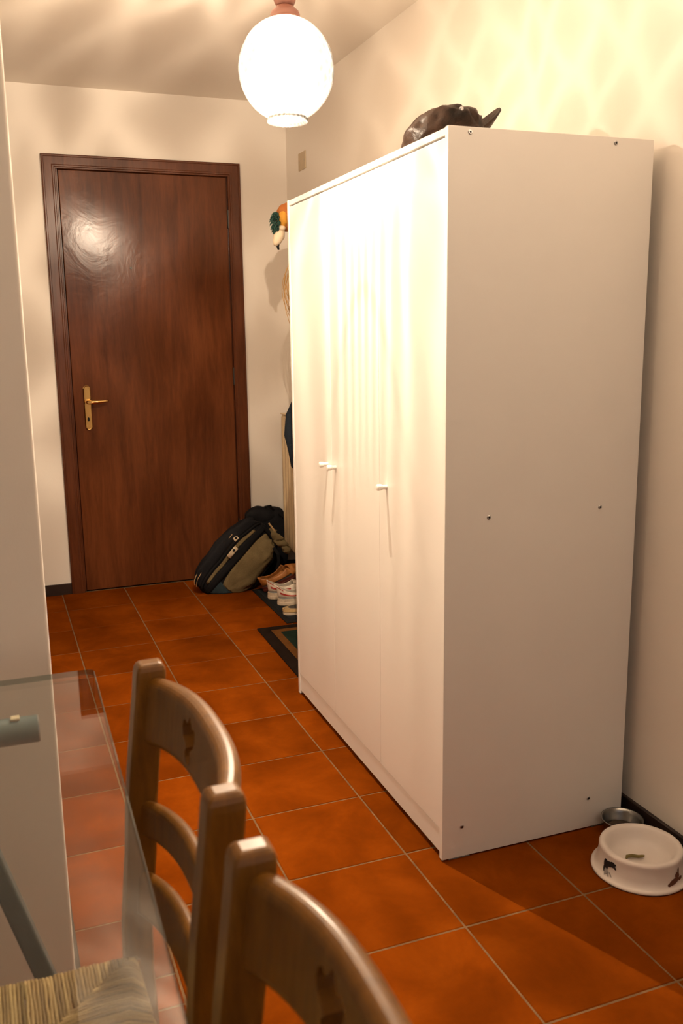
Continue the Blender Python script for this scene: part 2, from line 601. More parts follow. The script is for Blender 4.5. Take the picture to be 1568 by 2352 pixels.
for i in range(-9, 5):
    for j in range(-11, 12):
        x0, y0 = TX0 + TS * i, TY0 + TS * j
        for (a, b, c, d) in in_room(x0, x0 + TS, y0, y0 + TS):
            w, dd = round(b - a - GAP * 2, 4), round(d - c - GAP * 2, 4)
            if w < 0.01 or dd < 0.01:
                continue
            if (w, dd) not in tile_cache:
                tile_cache[(w, dd)] = tile_mesh(w, dd)
                tile_cache[(w, dd)].materials.append(M['tile'])
            t_ = bpy.data.objects.new('tile', tile_cache[(w, dd)])
            C.objects.link(t_)
            t_.parent = floor
            t_.location = ((a + b) / 2, (c + d) / 2, random.uniform(-0.0006, 0.0))
            t_.rotation_euler = (random.uniform(-1, 1) * 0.0012, random.uniform(-1, 1) * 0.0012, random.uniform(-1, 1) * 0.0015)

struct(link('ceiling', box_me(XK - 0.1, XR + 0.1, YB - 0.1, YD + 0.1, ZC, ZC + 0.1, name='ceiling'), 'ceiling'), 'cream painted ceiling')
struct(link('wall_right', box_me(XR, XR + 0.1, YB - 0.1, YD + 0.1, -0.08, ZC, name='wall'), 'wall'), 'cream plaster wall behind the wardrobe')
# left wall: an L, hall side and the face turned to the table, with a softly rounded arris
r_ = 0.006
arc = [(XL - r_ + r_ * math.sin(a), YP + r_ - r_ * math.cos(a)) for a in [PI / 2 * k / 4 for k in range(5)]]
poly = [(XK - 0.1, YP)] + arc + [(XL, YD + 0.1), (XL - 0.12, YD + 0.1), (XL - 0.12, YP + 0.12), (XK - 0.1, YP + 0.12)]
struct(link('wall_left', prism_me(poly, 2, -0.08, ZC, 'wall'), 'wall'), 'pale wall whose shaded end stands beside the glass table')
DX0, DX1, DZ = -0.654, 0.322, 2.179       # outer edge of the door frame
OX0, OX1, OZ = DX0 + 0.03, DX1 - 0.03, DZ - 0.03
struct(link('wall_far', boxes_me([(XL - 0.12, OX0, YD, YD + 0.1, -0.08, ZC), (OX1, XR, YD, YD + 0.1, -0.08, ZC),
                                  (OX0, OX1, YD, YD + 0.1, OZ, ZC)], 'wall'), 'wall'), 'cream plaster wall around the brown door')
struct(link('wall_side', box_me(XK - 0.1, XK, YB - 0.1, YP, -0.08, ZC, name='wall'), 'wall'), 'side wall of the dining room')
WX0, WX1, WZ0, WZ1 = -1.95, 0.45, 0.9, 2.3
struct(link('wall_rear', boxes_me([(XK - 0.1, WX0, YB - 0.1, YB, -0.08, ZC), (WX1, XR, YB - 0.1, YB, -0.08, ZC),
                                   (WX0, WX1, YB - 0.1, YB, WZ1, ZC), (WX0, WX1, YB - 0.1, YB, -0.08, WZ0)], 'wall'), 'wall'), 'rear wall with an opening for the added window')
win = bpy.data.objects.new('added_window_1', None)  # unseen window, added to carry the fill light
C.objects.link(win)
win.location = (0, YB - 0.05, 0)
struct(win, 'unseen dining room window added for fill light')
link('window_frame', boxes_me([(WX0, WX0 + 0.06, -0.03, 0.03, WZ0, WZ1), (WX1 - 0.06, WX1, -0.03, 0.03, WZ0, WZ1),
                               (WX0 + 0.06, WX1 - 0.06, -0.03, 0.03, WZ0, WZ0 + 0.06), (WX0 + 0.06, WX1 - 0.06, -0.03, 0.03, WZ1 - 0.06, WZ1),
                               (-0.78, -0.72, -0.03, 0.03, WZ0 + 0.06, WZ1 - 0.06)]), 'window_frame', win)
for a, b in ((WX0 + 0.06, -0.78), (-0.72, WX1 - 0.06)):
    link('pane', box_me(a, b, -0.004, 0.004, WZ0 + 0.06, WZ1 - 0.06), 'pane', win)

BH, BT = 0.057, 0.011
struct(link('baseboard_far', boxes_me([(XL, DX0, YD - BT, YD, 0, BH), (DX1, XR - BT, YD - BT, YD, 0, BH)], 'baseboard'), 'skirting'), 'dark brown tile skirting beside the door')
struct(link('baseboard_right', box_me(XR - BT, XR, YB, YD, 0, BH, 0.002, 1, 'baseboard'), 'skirting'), 'dark brown tile skirting along the right wall')
struct(link('baseboard_left', box_me(XL, XL + BT, YP + 0.01, YD - BT, 0, BH, 0.002, 1, 'baseboard'), 'skirting'), 'dark brown tile skirting along the hall')

# ------------------------------------------------------------------ door
door = bpy.data.objects.new('door_1', None)
C.objects.link(door)
door.location = (0, YD, 0)
struct(door, 'closed dark brown veneered door with brass handle')
LX0, LX1, LZ = -0.578, 0.252, 2.112       # the leaf
FW = 0.066
def frame_piece(name, kind):
    """mitred architrave with a moulded section: outer fillet, flat, inner bead"""
    sec = [(0.0, 0.0), (0.0, 0.018), (0.004, 0.021), (0.010, 0.021), (0.012, 0.018), (0.046, 0.018), (0.050, 0.0205),
           (0.056, 0.0205), (0.059, 0.016), (0.064, 0.016), (FW, 0.013), (FW, -0.05), (0.034, -0.05), (0.034, 0.0)]
    rings = []
    for t in (0, 1):
        ring = []
        for u, d in sec:
            if kind == 'l':
                ring.append((DX0 + u, -d, 0.0 if t == 0 else DZ - u))
            elif kind == 'r':
                ring.append((DX1 - u, -d, 0.0 if t == 0 else DZ - u))
            else:
                ring.append((DX0 + u if t == 0 else DX1 - u, -d, DZ - u))
        rings.append(ring)
    o = link(name, rings_me(rings, name=name), 'door_frame', door)
    return o
frame_piece('jamb', 'l')
frame_piece('jamb', 'r')
frame_piece('door_head', 't')
leaf = link('door_leaf', box_me(LX0, LX1, 0.002, 0.044, 0.006, LZ, 0.003, 2, 'leaf'), 'door', door)
link('door_stop', boxes_me([(LX0 - 0.02, LX0 - 0.002, 0.012, 0.05, 0, LZ + 0.02), (LX1 + 0.002, LX1 + 0.02, 0.012, 0.05, 0, LZ + 0.02),
                            (LX0 - 0.02, LX1 + 0.02, 0.012, 0.05, LZ + 0.003, LZ + 0.02),
                            (LX0 - 0.03, LX1 + 0.03, 0.05, 0.06, 0, LZ + 0.03)], 'stop'), 'door_frame', door)
# handle
hx, hz0, hz1 = -0.512, 0.849, 1.077
pl = []
pw = 0.0185
for k in range(13):
    a = PI * k / 12
    pl.append((hx + pw * math.cos(a), hz1 - pw + pw * math.sin(a)))
for k in range(13):
    a = PI + PI * k / 12
    pl.append((hx + pw * math.cos(a), hz0 + pw + pw * math.sin(a)))
def shrink(poly, c, s):
    return [(c + (x - c) * s, z) for x, z in poly]
cz = (hz0 + hz1) / 2
def inset(poly, d):
    return [(hx + (x - hx) * (1 - d / pw), cz + (z - cz) * (1 - d / (hz1 - cz))) for x, z in poly]
plate = link('handle_plate', rings_me([[(x, 0.002, z) for x, z in pl], [(x, -0.004, z) for x, z in pl],
                                       [(x, -0.008, z) for x, z in inset(pl, 0.0035)], [(x, -0.0068, z) for x, z in inset(pl, 0.006)]], name='plate'), 'brass', leaf)
link('lever', tube_me([(hx, 0, 0.994), (hx, -0.03, 0.994), (hx + 0.004, -0.044, 0.994), (hx + 0.018, -0.05, 0.9935), (hx + 0.05, -0.05, 0.994),
                       (hx + 0.085, -0.047, 0.996), (hx + 0.099, -0.042, 0.999)],
                      [0.011, 0.010, 0.0105, 0.0105, 0.0085, 0.0068, 0.0072], 14, 'lever'), 'brass', leaf, smooth=True)
link('keyhole', prism_me([(hx + 0.0055 * math.cos(a), 0.905 + 0.011 * math.sin(a)) for a in [2 * PI * k / 16 for k in range(16)]], 1, -0.0085, -0.003, 'keyhole'), 'dark_slot', leaf)
for z in (0.863, 1.063):
    link('screw', prism_me([(hx + 0.0045 * math.cos(a), z + 0.0045 * math.sin(a)) for a in [2 * PI * k / 14 for k in range(14)]], 1, -0.0086, -0.003, 'screw'), 'brass', leaf)
for z in (1.905, 1.1, 0.28):
    link('hinge', tube_me([(LX1 + 0.004, -0.006, z - 0.045), (LX1 + 0.004, -0.006, z + 0.045)], 0.0065, 10, 'hinge'), 'iron', door)
link('spy_hole', prism_me([(-0.255 + 0.006 * math.cos(a), 1.655 + 0.006 * math.sin(a)) for a in [2 * PI * k / 14 for k in range(14)]], 1, -0.001, 0.004, 'spy'), 'iron', leaf)

# ------------------------------------------------------------------ wardrobe
WW, WD, WH = 1.1925, 0.5427, 1.76
wr = thing('wardrobe', 'tall white three-door laminate wardrobe standing against the right wall', 'wardrobe', (0, 0, 0), (0, 0, -0.0130))
PT = 0.016
link('side_panel', box_me(0, WD, 0, PT, 0.004, WH, 0.0008, 1), 'laminate', wr)['label'] = 'plain white side panel with six screws, facing the room'
link('side_panel', box_me(0, WD, WW - PT, WW, 0.004, WH, 0.0008, 1), 'laminate', wr)
for y in (PT / 2, WW - PT / 2):
    for x in (0.05, 0.48):
        link('foot_pad', box_me(x - 0.03, x + 0.03, y - 0.006, y + 0.006, 0, 0.005), 'lining', wr)
link('top_panel', box_me(0.001, WD, PT, WW - PT, WH - 0.0175, WH - 0.0015, 0.0008, 1), 'laminate', wr)
link('bottom_panel', box_me(0.02, WD, PT, WW - PT, 0.070, 0.084), 'laminate', wr)
link('back_panel', box_me(WD - 0.005, WD, PT, WW - PT, 0.084, WH - 0.0175), 'laminate', wr)
link('plinth', box_me(0.004, 0.020, PT, WW - PT, 0.016, 0.079, 0.0008, 1), 'laminate', wr)
inner = WW - 2 * PT
dw = inner / 3
hy = [0.352, 0.752, 0.827]
for k in range(3):
    y0, y1 = PT + dw * k + (0.0016 if k == 0 else 0.0005), PT + dw * (k + 1) - (0.0016 if k == 2 else 0.0005)
    d_ = link('door', box_me(0.0015, 0.0175, y0, y1, 0.083, WH - 0.0225, 0.001, 2), 'laminate', wr)
    prof = [(0.0062, 0.0), (0.0062, 0.012), (0.0085, 0.016), (0.009, 0.026), (0.0078, 0.029), (0.004, 0.030)]
    link('knob', rings_me([[(0.0015 - h, hy[k] + r * math.cos(2 * PI * q / 18), 0.912 + r * math.sin(2 * PI * q / 18)) for q in range(18)] for r, h in prof], name='knob'), 'knob', d_, smooth=False)
for (x, z) in ((0.053, 1.749), (0.434, 1.747), (0.117, 0.884), (0.433, 0.884), (0.055, 0.087), (0.435, 0.089)):
    s_ = link('screw', rings_me([[(x + r * math.cos(2 * PI * q / 16), h, z + r * math.sin(2 * PI * q / 16)) for q in range(16)] for r, h in
                                 ((0.0052, 0.001), (0.0052, -0.0012), (0.0040, -0.0022), (0.0030, -0.0022))], name='screw'), 'screw', wr)
    link('socket', rings_me([[(x + r * math.cos(2 * PI * q / 6), h, z + r * math.sin(2 * PI * q / 6)) for q in range(6)] for r, h in ((0.0026, -0.001), (0.0026, -0.0025))], name='socket'), 'dark_slot', s_)

# ------------------------------------------------------------------ pendant lamp
lamp = thing('pendant_lamp', 'lit round moulded glass globe lamp hanging from the ceiling', 'lamp', LAMP_POS)
GR = 0.1215
prof = []
for k in range(41):
    a = -1.16 + (1.16 + 1.22) * k / 40
    prof.append((GR * math.cos(a), GR * 1.03 * math.sin(a) - 0.002))
bot = [(0.0505, prof[0][1] - 0.013), (0.0520, prof[0][1] - 0.012), (0.0520, prof[0][1] - 0.004)]
SEG = 96
def globe_rings(off):
    rings = []
    for r, z in bot + prof:
        f = max(0.0, 1 - abs(z) / 0.125)
        ring = []
        for k in range(SEG):
            a = 2 * PI * k / SEG
            rr = r + off + 0.0009 * math.cos(24 * a) * min(1.0, r / 0.06)
            ring.append((rr * math.cos(a), rr * math.sin(a), z))
        rings.append(ring)
    return rings
bot = [(0.002, prof[0][1] - 0.004), (0.030, prof[0][1] - 0.005), (0.046, prof[0][1] - 0.006), (0.0485, prof[0][1] - 0.012)] + bot   # foot added to close the globe and soften its downward light cone
bm = bmesh.new()
outer = globe_rings(0.0)
inn = [[(x * 0.975, y * 0.975, z * 0.985) for x, y, z in r] for r in reversed(outer)]
rings_bm(bm, outer + inn + [outer[0]], False, False)
bmesh.ops.remove_doubles(bm, verts=bm.verts, dist=1e-6)
link('glass_globe', from_bm(bm, 'globe'), 'globe', lamp, smooth=True)
gz = prof[-1][1]
link('bulb', lathe_me([(0.004, -0.016), (0.018, -0.013), (0.027, -0.002), (0.030, 0.014), (0.027, 0.030), (0.018, 0.048), (0.013, 0.060)], 24, name='bulb'), 'bulb', lamp, smooth=True)
link('socket', lathe_me([(0.014, 0.059), (0.0165, 0.062), (0.0165, gz - 0.004), (0.03, gz - 0.003), (0.03, gz + 0.003), (0.010, gz + 0.006)], 24, name='socket'), 'plate', lamp, smooth=False)
collar = [(0.0425, gz - 0.002), (0.0425, gz + 0.002), (0.0385, gz + 0.005), (0.0378, gz + 0.011), (0.0345, gz + 0.019), (0.0285, gz + 0.024), (0.0245, gz + 0.028), (0.0215, gz + 0.031)]
link('collar', lathe_me(collar, 40, name='collar'), 'copper', lamp, smooth=True)
neck = [(0.0215, gz + 0.031), (0.0240, gz + 0.036), (0.0278, gz + 0.044), (0.0278, gz + 0.053), (0.023, gz + 0.064), (0.014, gz + 0.074), (0.010, gz + 0.10)]
link('turned_knop', lathe_me(neck, 40, name='knop'), 'copper', lamp, smooth=True)
top = ZC - LAMP_POS[2]
link('rod', lathe_me([(0.006, gz + 0.095), (0.006, top - 0.03)], 16, name='rod'), 'copper', lamp, smooth=True)
link('ceiling_rose', lathe_me([(0.012, top - 0.055), (0.032, top - 0.045), (0.050, top - 0.022), (0.054, top)], 40, name='rose'), 'copper', lamp, smooth=True)

# ------------------------------------------------------------------ uplighter added as fill, out of view to the right
ul = thing('fill_uplighter', 'metal floor uplighter added for fill light, out of view by the right wall', 'lamp', (UPFILL_POS[0], UPFILL_POS[1], 0))
link('base', lathe_me([(0.13, 0.0), (0.13, 0.012), (0.10, 0.022), (0.02, 0.028)], 40, name='base'), 'table_metal', ul)
link('pole', lathe_me([(0.012, 0.02), (0.012, 1.70)], 16, name='pole'), 'table_metal', ul)
link('bowl_shade', lathe_me([(0.012, 1.69), (0.06, 1.71), (0.13, 1.77), (0.165, 1.85), (0.16, 1.85), (0.125, 1.775), (0.055, 1.718), (0.006, 1.70)], 40, name='shade'), 'laminate_edge', ul, smooth=True)

# ------------------------------------------------------------------ glass table
tb = thing('glass_table', 'clear glass dining table on dark metal trestles', 'table', (-0.8425, -0.293, 0), (0, 0, -0.020))
TWD, TLN, TZ, TTH = 0.80, 1.45, 0.75, 0.010
out = []
rc = 0.012
for cx, cy, a0 in ((-rc, -rc, 0), (-TWD + rc, -rc, PI / 2), (-TWD + rc, -TLN + rc, PI), (-rc, -TLN + rc, 1.5 * PI)):
    for k in range(6):
        a = a0 + PI / 2 * k / 5
        out.append((cx + rc * math.cos(a), cy + rc * math.sin(a)))
def ins2(pts, d):
    c = (-TWD / 2, -TLN / 2)
    return [(c[0] + (x - c[0]) * (1 - d / (TWD / 2)), c[1] + (y - c[1]) * (1 - d / (TLN / 2))) for x, y in pts]
b_ = 0.0012
me = rings_me([[(x, y, TZ - TTH) for x, y in ins2(out, b_)], [(x, y, TZ - TTH + b_) for x, y in out], [(x, y, TZ - b_) for x, y in out], [(x, y, TZ) for x, y in ins2(out, b_)]], name='glass')
gt = link('glass_top', me, ['glass', 'glass_edge'], tb)
for p in me.polygons:
    if len(p.vertices) == 4:
        p.material_index = 1
for yy in (-0.145, -TLN + 0.145):
    zc = TZ - TTH - 0.0235
    beam = link('crossbeam', tube_me([(-0.100, yy, zc), (-TWD + 0.100, yy, zc)], 0.0215, 24, 'beam'), 'table_metal', tb)
    beam.data.shade_smooth()
    for xx in (-0.100, -TWD + 0.100):
        link('end_cap', tube_me([(xx - 0.002, yy, zc), (xx + 0.002, yy, zc)], 0.0205, 24, 'cap'), 'screw', beam)
    for xx in (-0.133, -TWD + 0.133):
        link('glass_clip', box_me(xx - 0.007, xx + 0.007, yy - 0.008, yy + 0.008, zc + 0.019, TZ - TTH, 0.001, 1), 'buckle', beam)
    for sx in (-0.5, 0.5):
        xm = -TWD / 2
        x_top, x_bot = (xm + 0.155, xm + 0.355) if sx > 0 else (xm - 0.155, xm - 0.355)
        sec = rrect(0.016, 0.014, 0.005, 3)
        rings = []
        for f in (0.0, 1.0):
            z = zc + (0.012 - zc) * f
            x = x_top + (x_bot - x_top) * f
            rings.append([(x + a, yy + b, z) for a, b in sec])
        link('trestle_leg', rings_me(rings, name='leg'), 'table_metal', tb)
        link('foot', lathe_me([(0.02, 0.0), (0.022, 0.004), (0.021, 0.012)], 20, name='foot'), 'dark_slot', tb, (x_bot, yy, 0))
link('long_rail', tube_me([(-TWD / 2, -0.145, TZ - 0.035), (-TWD / 2, -TLN + 0.145, TZ - 0.035)], 0.016, 16, 'rail'), 'table_metal', tb)

# ------------------------------------------------------------------ chairs
PX = [(0.0, 0.222), (0.2, 0.200), (0.45, 0.194), (0.65, 0.211), (0.90, 0.237)]
def post_x(z):
    return lerp_path([(a, b) for a, b in PX], z)
def post_me():
    rings = []
    zs = [0.0, 0.008] + [0.06 * k for k in range(1, 15)] + [0.862]
    for z in zs:
        hx_, hy_ = 0.0205, 0.0175
        if z < 0.3:
            k = 0.75 + 0.25 * z / 0.3
            hx_, hy_ = hx_ * k, hy_ * k
        rings.append([(post_x(z) + a, b, z) for a, b in rrect(hx_, hy_, 0.0045, 3)])
    for dz, ins_ in ((0.870, 0.0008), (0.8755, 0.003), (0.8785, 0.006), (0.880, 0.0095)):
        rings.append([(post_x(dz) + a, b, dz) for a, b in rrect(0.0205 - ins_, 0.0175 - ins_, max(0.0045 - ins_ * 0.3, 0.001), 3)])
    # the finial is a little domed and leans forward
    return rings_me(rings, name='post')
def rail_me(zb, zt, arch_b, arch_t, bow, th, n=28, hole=False):
    rings = []
    for k in range(n + 1):
        y = -0.186 + 0.372 * k / n
        u = 1 - (y / 0.186) ** 2
        u2 = 1 - abs(y / 0.186) ** 2.6
        b, t_ = zb + arch_b * u, zt + arch_t * u2
        h = (t_ - b) / 2
        ring = []
        for a, c in rrect(th / 2, h, th * 0.47, 5):
            z = (b + t_) / 2 + c
            ring.append((post_x(z) + 0.003 + bow * u2 + a, y, z))
        rings.append(ring)
    return rings_me(rings, name='rail')
def carve(me, cutter_me):
    a = bpy.data.objects.new('tmp_a', me)
    b = bpy.data.objects.new('tmp_b', cutter_me)
    C.objects.link(a)
    C.objects.link(b)
    md = a.modifiers.new('cut', 'BOOLEAN')
    md.operation = 'DIFFERENCE'
    md.solver = 'EXACT'
    md.object = b
    bpy.context.view_layer.update()
    dg = bpy.context.evaluated_depsgraph_get()
    res = bpy.data.meshes.new_from_object(a.evaluated_get(dg))
    bpy.data.objects.remove(a)
    bpy.data.objects.remove(b)
    return res
def tulip():
    # tulip-shaped piercing, (y, z) around the middle of the rail
    pts = []
    half = [(0.0, 0.034), (0.004, 0.026), (0.008, 0.020), (0.013, 0.024), (0.018, 0.020), (0.0195, 0.010), (0.016, 0.000), (0.009, -0.007),
            (0.0055, -0.011), (0.009, -0.017), (0.0075, -0.024), (0.003, -0.031), (0.0, -0.033)]
    pts = half + [(-a, b) for a, b in reversed(half[1:-1])]
    return [(a * 1.35 + 0.050, 0.819 + b * 1.0) for a, b in pts]
def rush_me():
    bm = bmesh.new()
    xr, xf, wr_, wf_ = 0.188, -0.215, 0.178, 0.212   # rear and front edge, half widths
    zt = 0.452
    def halfw(x):
        return wr_ + (wf_ - wr_) * (xr - x) / (xr - xf)
    xc = (xr + xf) / 2
    hd = (xr - xf) / 2
    pitch, rad = 0.0048, 0.0027
    def strand(pts):
        j = [Vector((random.uniform(-1, 1) * 0.0008, random.uniform(-1, 1) * 0.0008, random.uniform(-1, 1) * 0.0009)) for _ in pts]
        tube_bm(bm, [Vector(p) + q for p, q in zip(pts, j)], [rad * random.uniform(0.85, 1.1) for _ in pts], 6, False)
    def top(dist, depth):
        # height across a strand: rounded over the rail, dipping to the seam
        f = dist / max(depth, 1e-4)
        return zt - 0.013 * (1 - min(1, dist / 0.02)) ** 2 + 0.004 * math.sin(min(1, f) * PI) - 0.005 * f
    # rear and front sectors: strands run along x
    for sgn, xe, we in ((1, xr, wr_), (-1, xf, wf_)):
        n = int(2 * we / pitch)
        for k in range(n + 1):
            y = -we + 2 * we * k / n
            frac = 1 - abs(y) / we
            depth = hd * min(1.0, frac)
            depth = max(depth, 0.004)
            yin = y * (1 - 0.0 * frac)
            pts = [(xe - sgn * 0.006, y, zt - 0.034), (xe + sgn * 0.003, y, zt - 0.024)]
            for q in range(6):
                dd = depth * q / 5
                bend = y * (halfw(xe - sgn * dd) / we)
                pts.append((xe - sgn * dd, bend, top(dd, depth)))
            pts.append((xe - sgn * (depth + 0.003), bend, zt - 0.016))
            strand(pts)
    # side sectors: strands run along y
    n = int((xr - xf) / pitch)
    for sgn in (1, -1):
        for k in range(n + 1):
            x = xf + (xr - xf) * k / n
            hw = halfw(x)
            frac = 1 - abs(x - xc) / hd
            depth = max(hw * frac, 0.004)
            pts = [(x, sgn * (hw - 0.006), zt - 0.034), (x, sgn * (hw + 0.003), zt - 0.024)]
            for q in range(6):
                dd = depth * q / 5
                pts.append((x, sgn * (hw - dd), top(dd, depth)))
            pts.append((x, sgn * (hw - depth - 0.003), zt - 0.016))
            strand(pts)
    return from_bm(bm, 'rush')
def round_bar(a, b, r0, r1, name):
    a, b = Vector(a), Vector(b)
    return tube_me([a, a.lerp(b, 0.25), a.lerp(b, 0.5), a.lerp(b, 0.75), b], [r0, r1, r1, r1, r0], 14, name)

ch = thing('dining_chair', 'honey wood ladder-back chair with rush seat pushed under the glass table', 'chair', (-1.0285, -0.851, 0), (0, 0, 0.022),
           'ladder-back chairs along the table')
pm = post_me()
for s in (1, -1):
    link('back_post', pm if pm.materials else pm, None if pm.materials else 'chair', ch, (0, 0.1955 * s, 0))
top_rail = carve(rail_me(0.766, 0.860, 0.008, 0.007, 0.036, 0.027), prism_me(tulip(), 0, 0.18, 0.36, 'cutter'))
link('top_rail', top_rail, 'chair', ch)['label'] = 'curved top rail with a tulip-shaped cutout'
link('back_rail', rail_me(0.628, 0.680, 0.010, 0.012, 0.034, 0.020), 'chair', ch)
link('back_rail', rail_me(0.506, 0.572, 0.010, 0.012, 0.030, 0.020), 'chair', ch)
for s in (1, -1):
    rings = []
    for z, r in ((0, 0.013), (0.01, 0.0145), (0.2, 0.018), (0.40, 0.0195), (0.445, 0.0195), (0.455, 0.016), (0.458, 0.010)):
        rings.append([(-0.205 + r * math.cos(2 * PI * k / 18), 0.20 * s + r * math.sin(2 * PI * k / 18), z) for k in range(18)])
    link('front_leg', rings_me(rings, name='leg'), 'chair', ch, smooth=True)
    link('side_stretcher', round_bar((-0.205, 0.20 * s, 0.20), (post_x(0.2), 0.1955 * s, 0.20), 0.007, 0.010, 'stretcher'), 'chair', ch, smooth=True)
    link('side_stretcher', round_bar((-0.205, 0.20 * s, 0.32), (post_x(0.3), 0.1955 * s, 0.32), 0.007, 0.010, 'stretcher'), 'chair', ch, smooth=True)
    link('seat_rail', round_bar((-0.205, 0.196 * s, 0.432), (post_x(0.43), 0.172 * s, 0.432), 0.009, 0.010, 'rail'), 'chair', ch, smooth=True)
link('front_stretcher', round_bar((-0.205, -0.2, 0.26), (-0.205, 0.2, 0.26), 0.008, 0.012, 'stretcher'), 'chair', ch, smooth=True)
link('rear_stretcher', round_bar((post_x(0.24), -0.19, 0.24), (post_x(0.24), 0.19, 0.24), 0.008, 0.010, 'stretcher'), 'chair', ch, smooth=True)
rs = link('rush_seat', rush_me(), 'rush', ch, smooth=True)
rs['label'] = 'woven straw-coloured rush seat'

def dup(root, loc, rotz, label):
    r = root.copy()
    C.objects.link(r)
    r.location = loc
    r.rotation_euler = (0, 0, rotz)
    r['label'] = label
    for chd in list(root.children):
        c = chd.copy()
        C.objects.link(c)
        c.parent = r
        for g in chd.children:
            d = g.copy()
            C.objects.link(d)
            d.parent = c
    return r
dup(ch, (-1.0255, -1.345, 0), 0.0, 'honey wood ladder-back chair nearest the camera, cut off by the bottom of the picture')

# ------------------------------------------------------------------ black leather cap on the wardrobe
cap = thing('leather_hat', 'crumpled dark leather hat with upturned peak lying on the wardrobe', 'hat', (0.180, 0.355, WH - 0.0010), (0, 0, 0))
def lump(name, cx, cy, cz, rx, ry, rz, nu=40, nv=22, p=2.3, amp=0.008, fs=18, seed=0.0, zmin=None, tilt=0.0):
    rings = []
    for j in range(nv + 1):
        v = -PI / 2 + PI * j / nv
        v = max(-PI / 2 + 0.02, min(PI / 2 - 0.02, v))
        ring = []
        for i in range(nu):
            u = 2 * PI * i / nu
            def sp(c, e):
                return math.copysign(abs(c) ** (2 / e), c)
            x = sp(math.cos(v), p) * sp(math.cos(u), p)
            y = sp(math.cos(v), p) * sp(math.sin(u), p)
            z = sp(math.sin(v), p)
            q = Vector((x * rx, y * ry, z * rz))
            d = noise.noise(q * fs + Vector((seed, seed * 2, 0))) * amp + noise.noise(q * fs * 2.3 + Vector((seed, 0, 5))) * amp * 0.5
            q = q * (1 + d / max(rx, ry, rz))
            if tilt:
                q = Matrix.Rotation(tilt, 3, 'Y') @ q
            q += Vector((cx, cy, cz))
            if zmin is not None and q.z < zmin:
                q.z = zmin
            ring.append(q)
        rings.append(ring)
    return rings_me(rings, name=name)
link('crown', lump('crown', -0.022, 0, 0.048, 0.090, 0.112, 0.072, 56, 30, 2.2, 0.020, 20, 1.3, 0.0, -0.42), 'leather', cap, smooth=True)
link('crown_fold', lump('fold', 0.022, -0.01, 0.062, 0.050, 0.10, 0.062, 44, 24, 2.2, 0.016, 24, 4.3, 0.0, 0.55), 'leather', cap, smooth=True)
# band
bm = bmesh.new()
rings = []
for k in range(33):
    a = 2 * PI * k / 32
    cx, cy = 0.016 + 0.060 * math.cos(a), 0.10 * math.sin(a)
    zt = 0.062 + 0.046 * math.cos(a)
    zb = 0.004 + 0.020 * max(0, math.cos(a))
    o_ = Vector((math.cos(a), math.sin(a) * 0.8, 0)) * 0.004
    rings.append([Vector((cx, cy, zb)), Vector((cx, cy, zt)), Vector((cx, cy, zt)) + o_, Vector((cx, cy, zb)) + o_])
rings_bm(bm, rings, False, False)
link('band', from_bm(bm, 'band'), 'leather', cap, smooth=False)
# peak: a bent leaf of leather
bm = bmesh.new()
N1, N2 = 18, 8
def peak(i, j, off):
    s = -1 + 2 * i / N1            # across, along y
    t = j / N2                     # outwards
    w = 0.092
    reach = (1 - abs(s) ** 2.4) * 0.100 + 0.004
    x = 0.048 + t * reach - 0.02 * s * s
    z = 0.010 + (0.122 - 0.024 * (1 - t)) * t * (1 - 0.55 * s * s) - 0.020 * s * s
    return Vector((x - off * 0.7, s * w, max(0.001, z + off * 0.7)))
top_v = [[bm.verts.new(peak(i, j, 0.0)) for j in range(N2 + 1)] for i in range(N1 + 1)]
bot_v = [[bm.verts.new(peak(i, j, 0.004)) for j in range(N2 + 1)] for i in range(N1 + 1)]
for i in range(N1):
    for j in range(N2):
        bm.faces.new((top_v[i][j], top_v[i + 1][j], top_v[i + 1][j + 1], top_v[i][j + 1]))
        bm.faces.new((bot_v[i][j], bot_v[i][j + 1], bot_v[i + 1][j + 1], bot_v[i + 1][j]))
for i in range(N1):
    for j in (0, N2):
        bm.faces.new((top_v[i][j], top_v[i + 1][j], bot_v[i + 1][j], bot_v[i][j]))
for j in range(N2):
    for i in (0, N1):
        bm.faces.new((top_v[i][j], top_v[i][j + 1], bot_v[i][j + 1], bot_v[i][j]))
link('peak', from_bm(bm, 'peak'), 'leather', cap, smooth=True)
for (dx, dz) in ((-0.018, 0.098),):
    link('eyelet', lathe_me([(0.002, 0), (0.005, 0), (0.005, 0.003), (0.003, 0.004)], 14, name='eyelet'), 'screw', cap, (dx, -0.112, dz), (PI / 2, 0, 0))

# ------------------------------------------------------------------ cover plate high on the right wall
cp = thing('cover_plate', 'small cream square cover plate high on the right wall', 'wall plate', (XR, 2.663, 2.163))
link('plate', box_me(-0.006, 0, -0.052, 0.052, -0.042, 0.042, 0.002, 2), 'plate', cp)
for s in (-1, 1):
    link('screw', lathe_me([(0.003, 0), (0.003, 0.0015), (0.001, 0.002)], 10, name='screw'), 'screw', cp, (-0.0055, 0.038 * s, 0), (0, -PI / 2, 0))

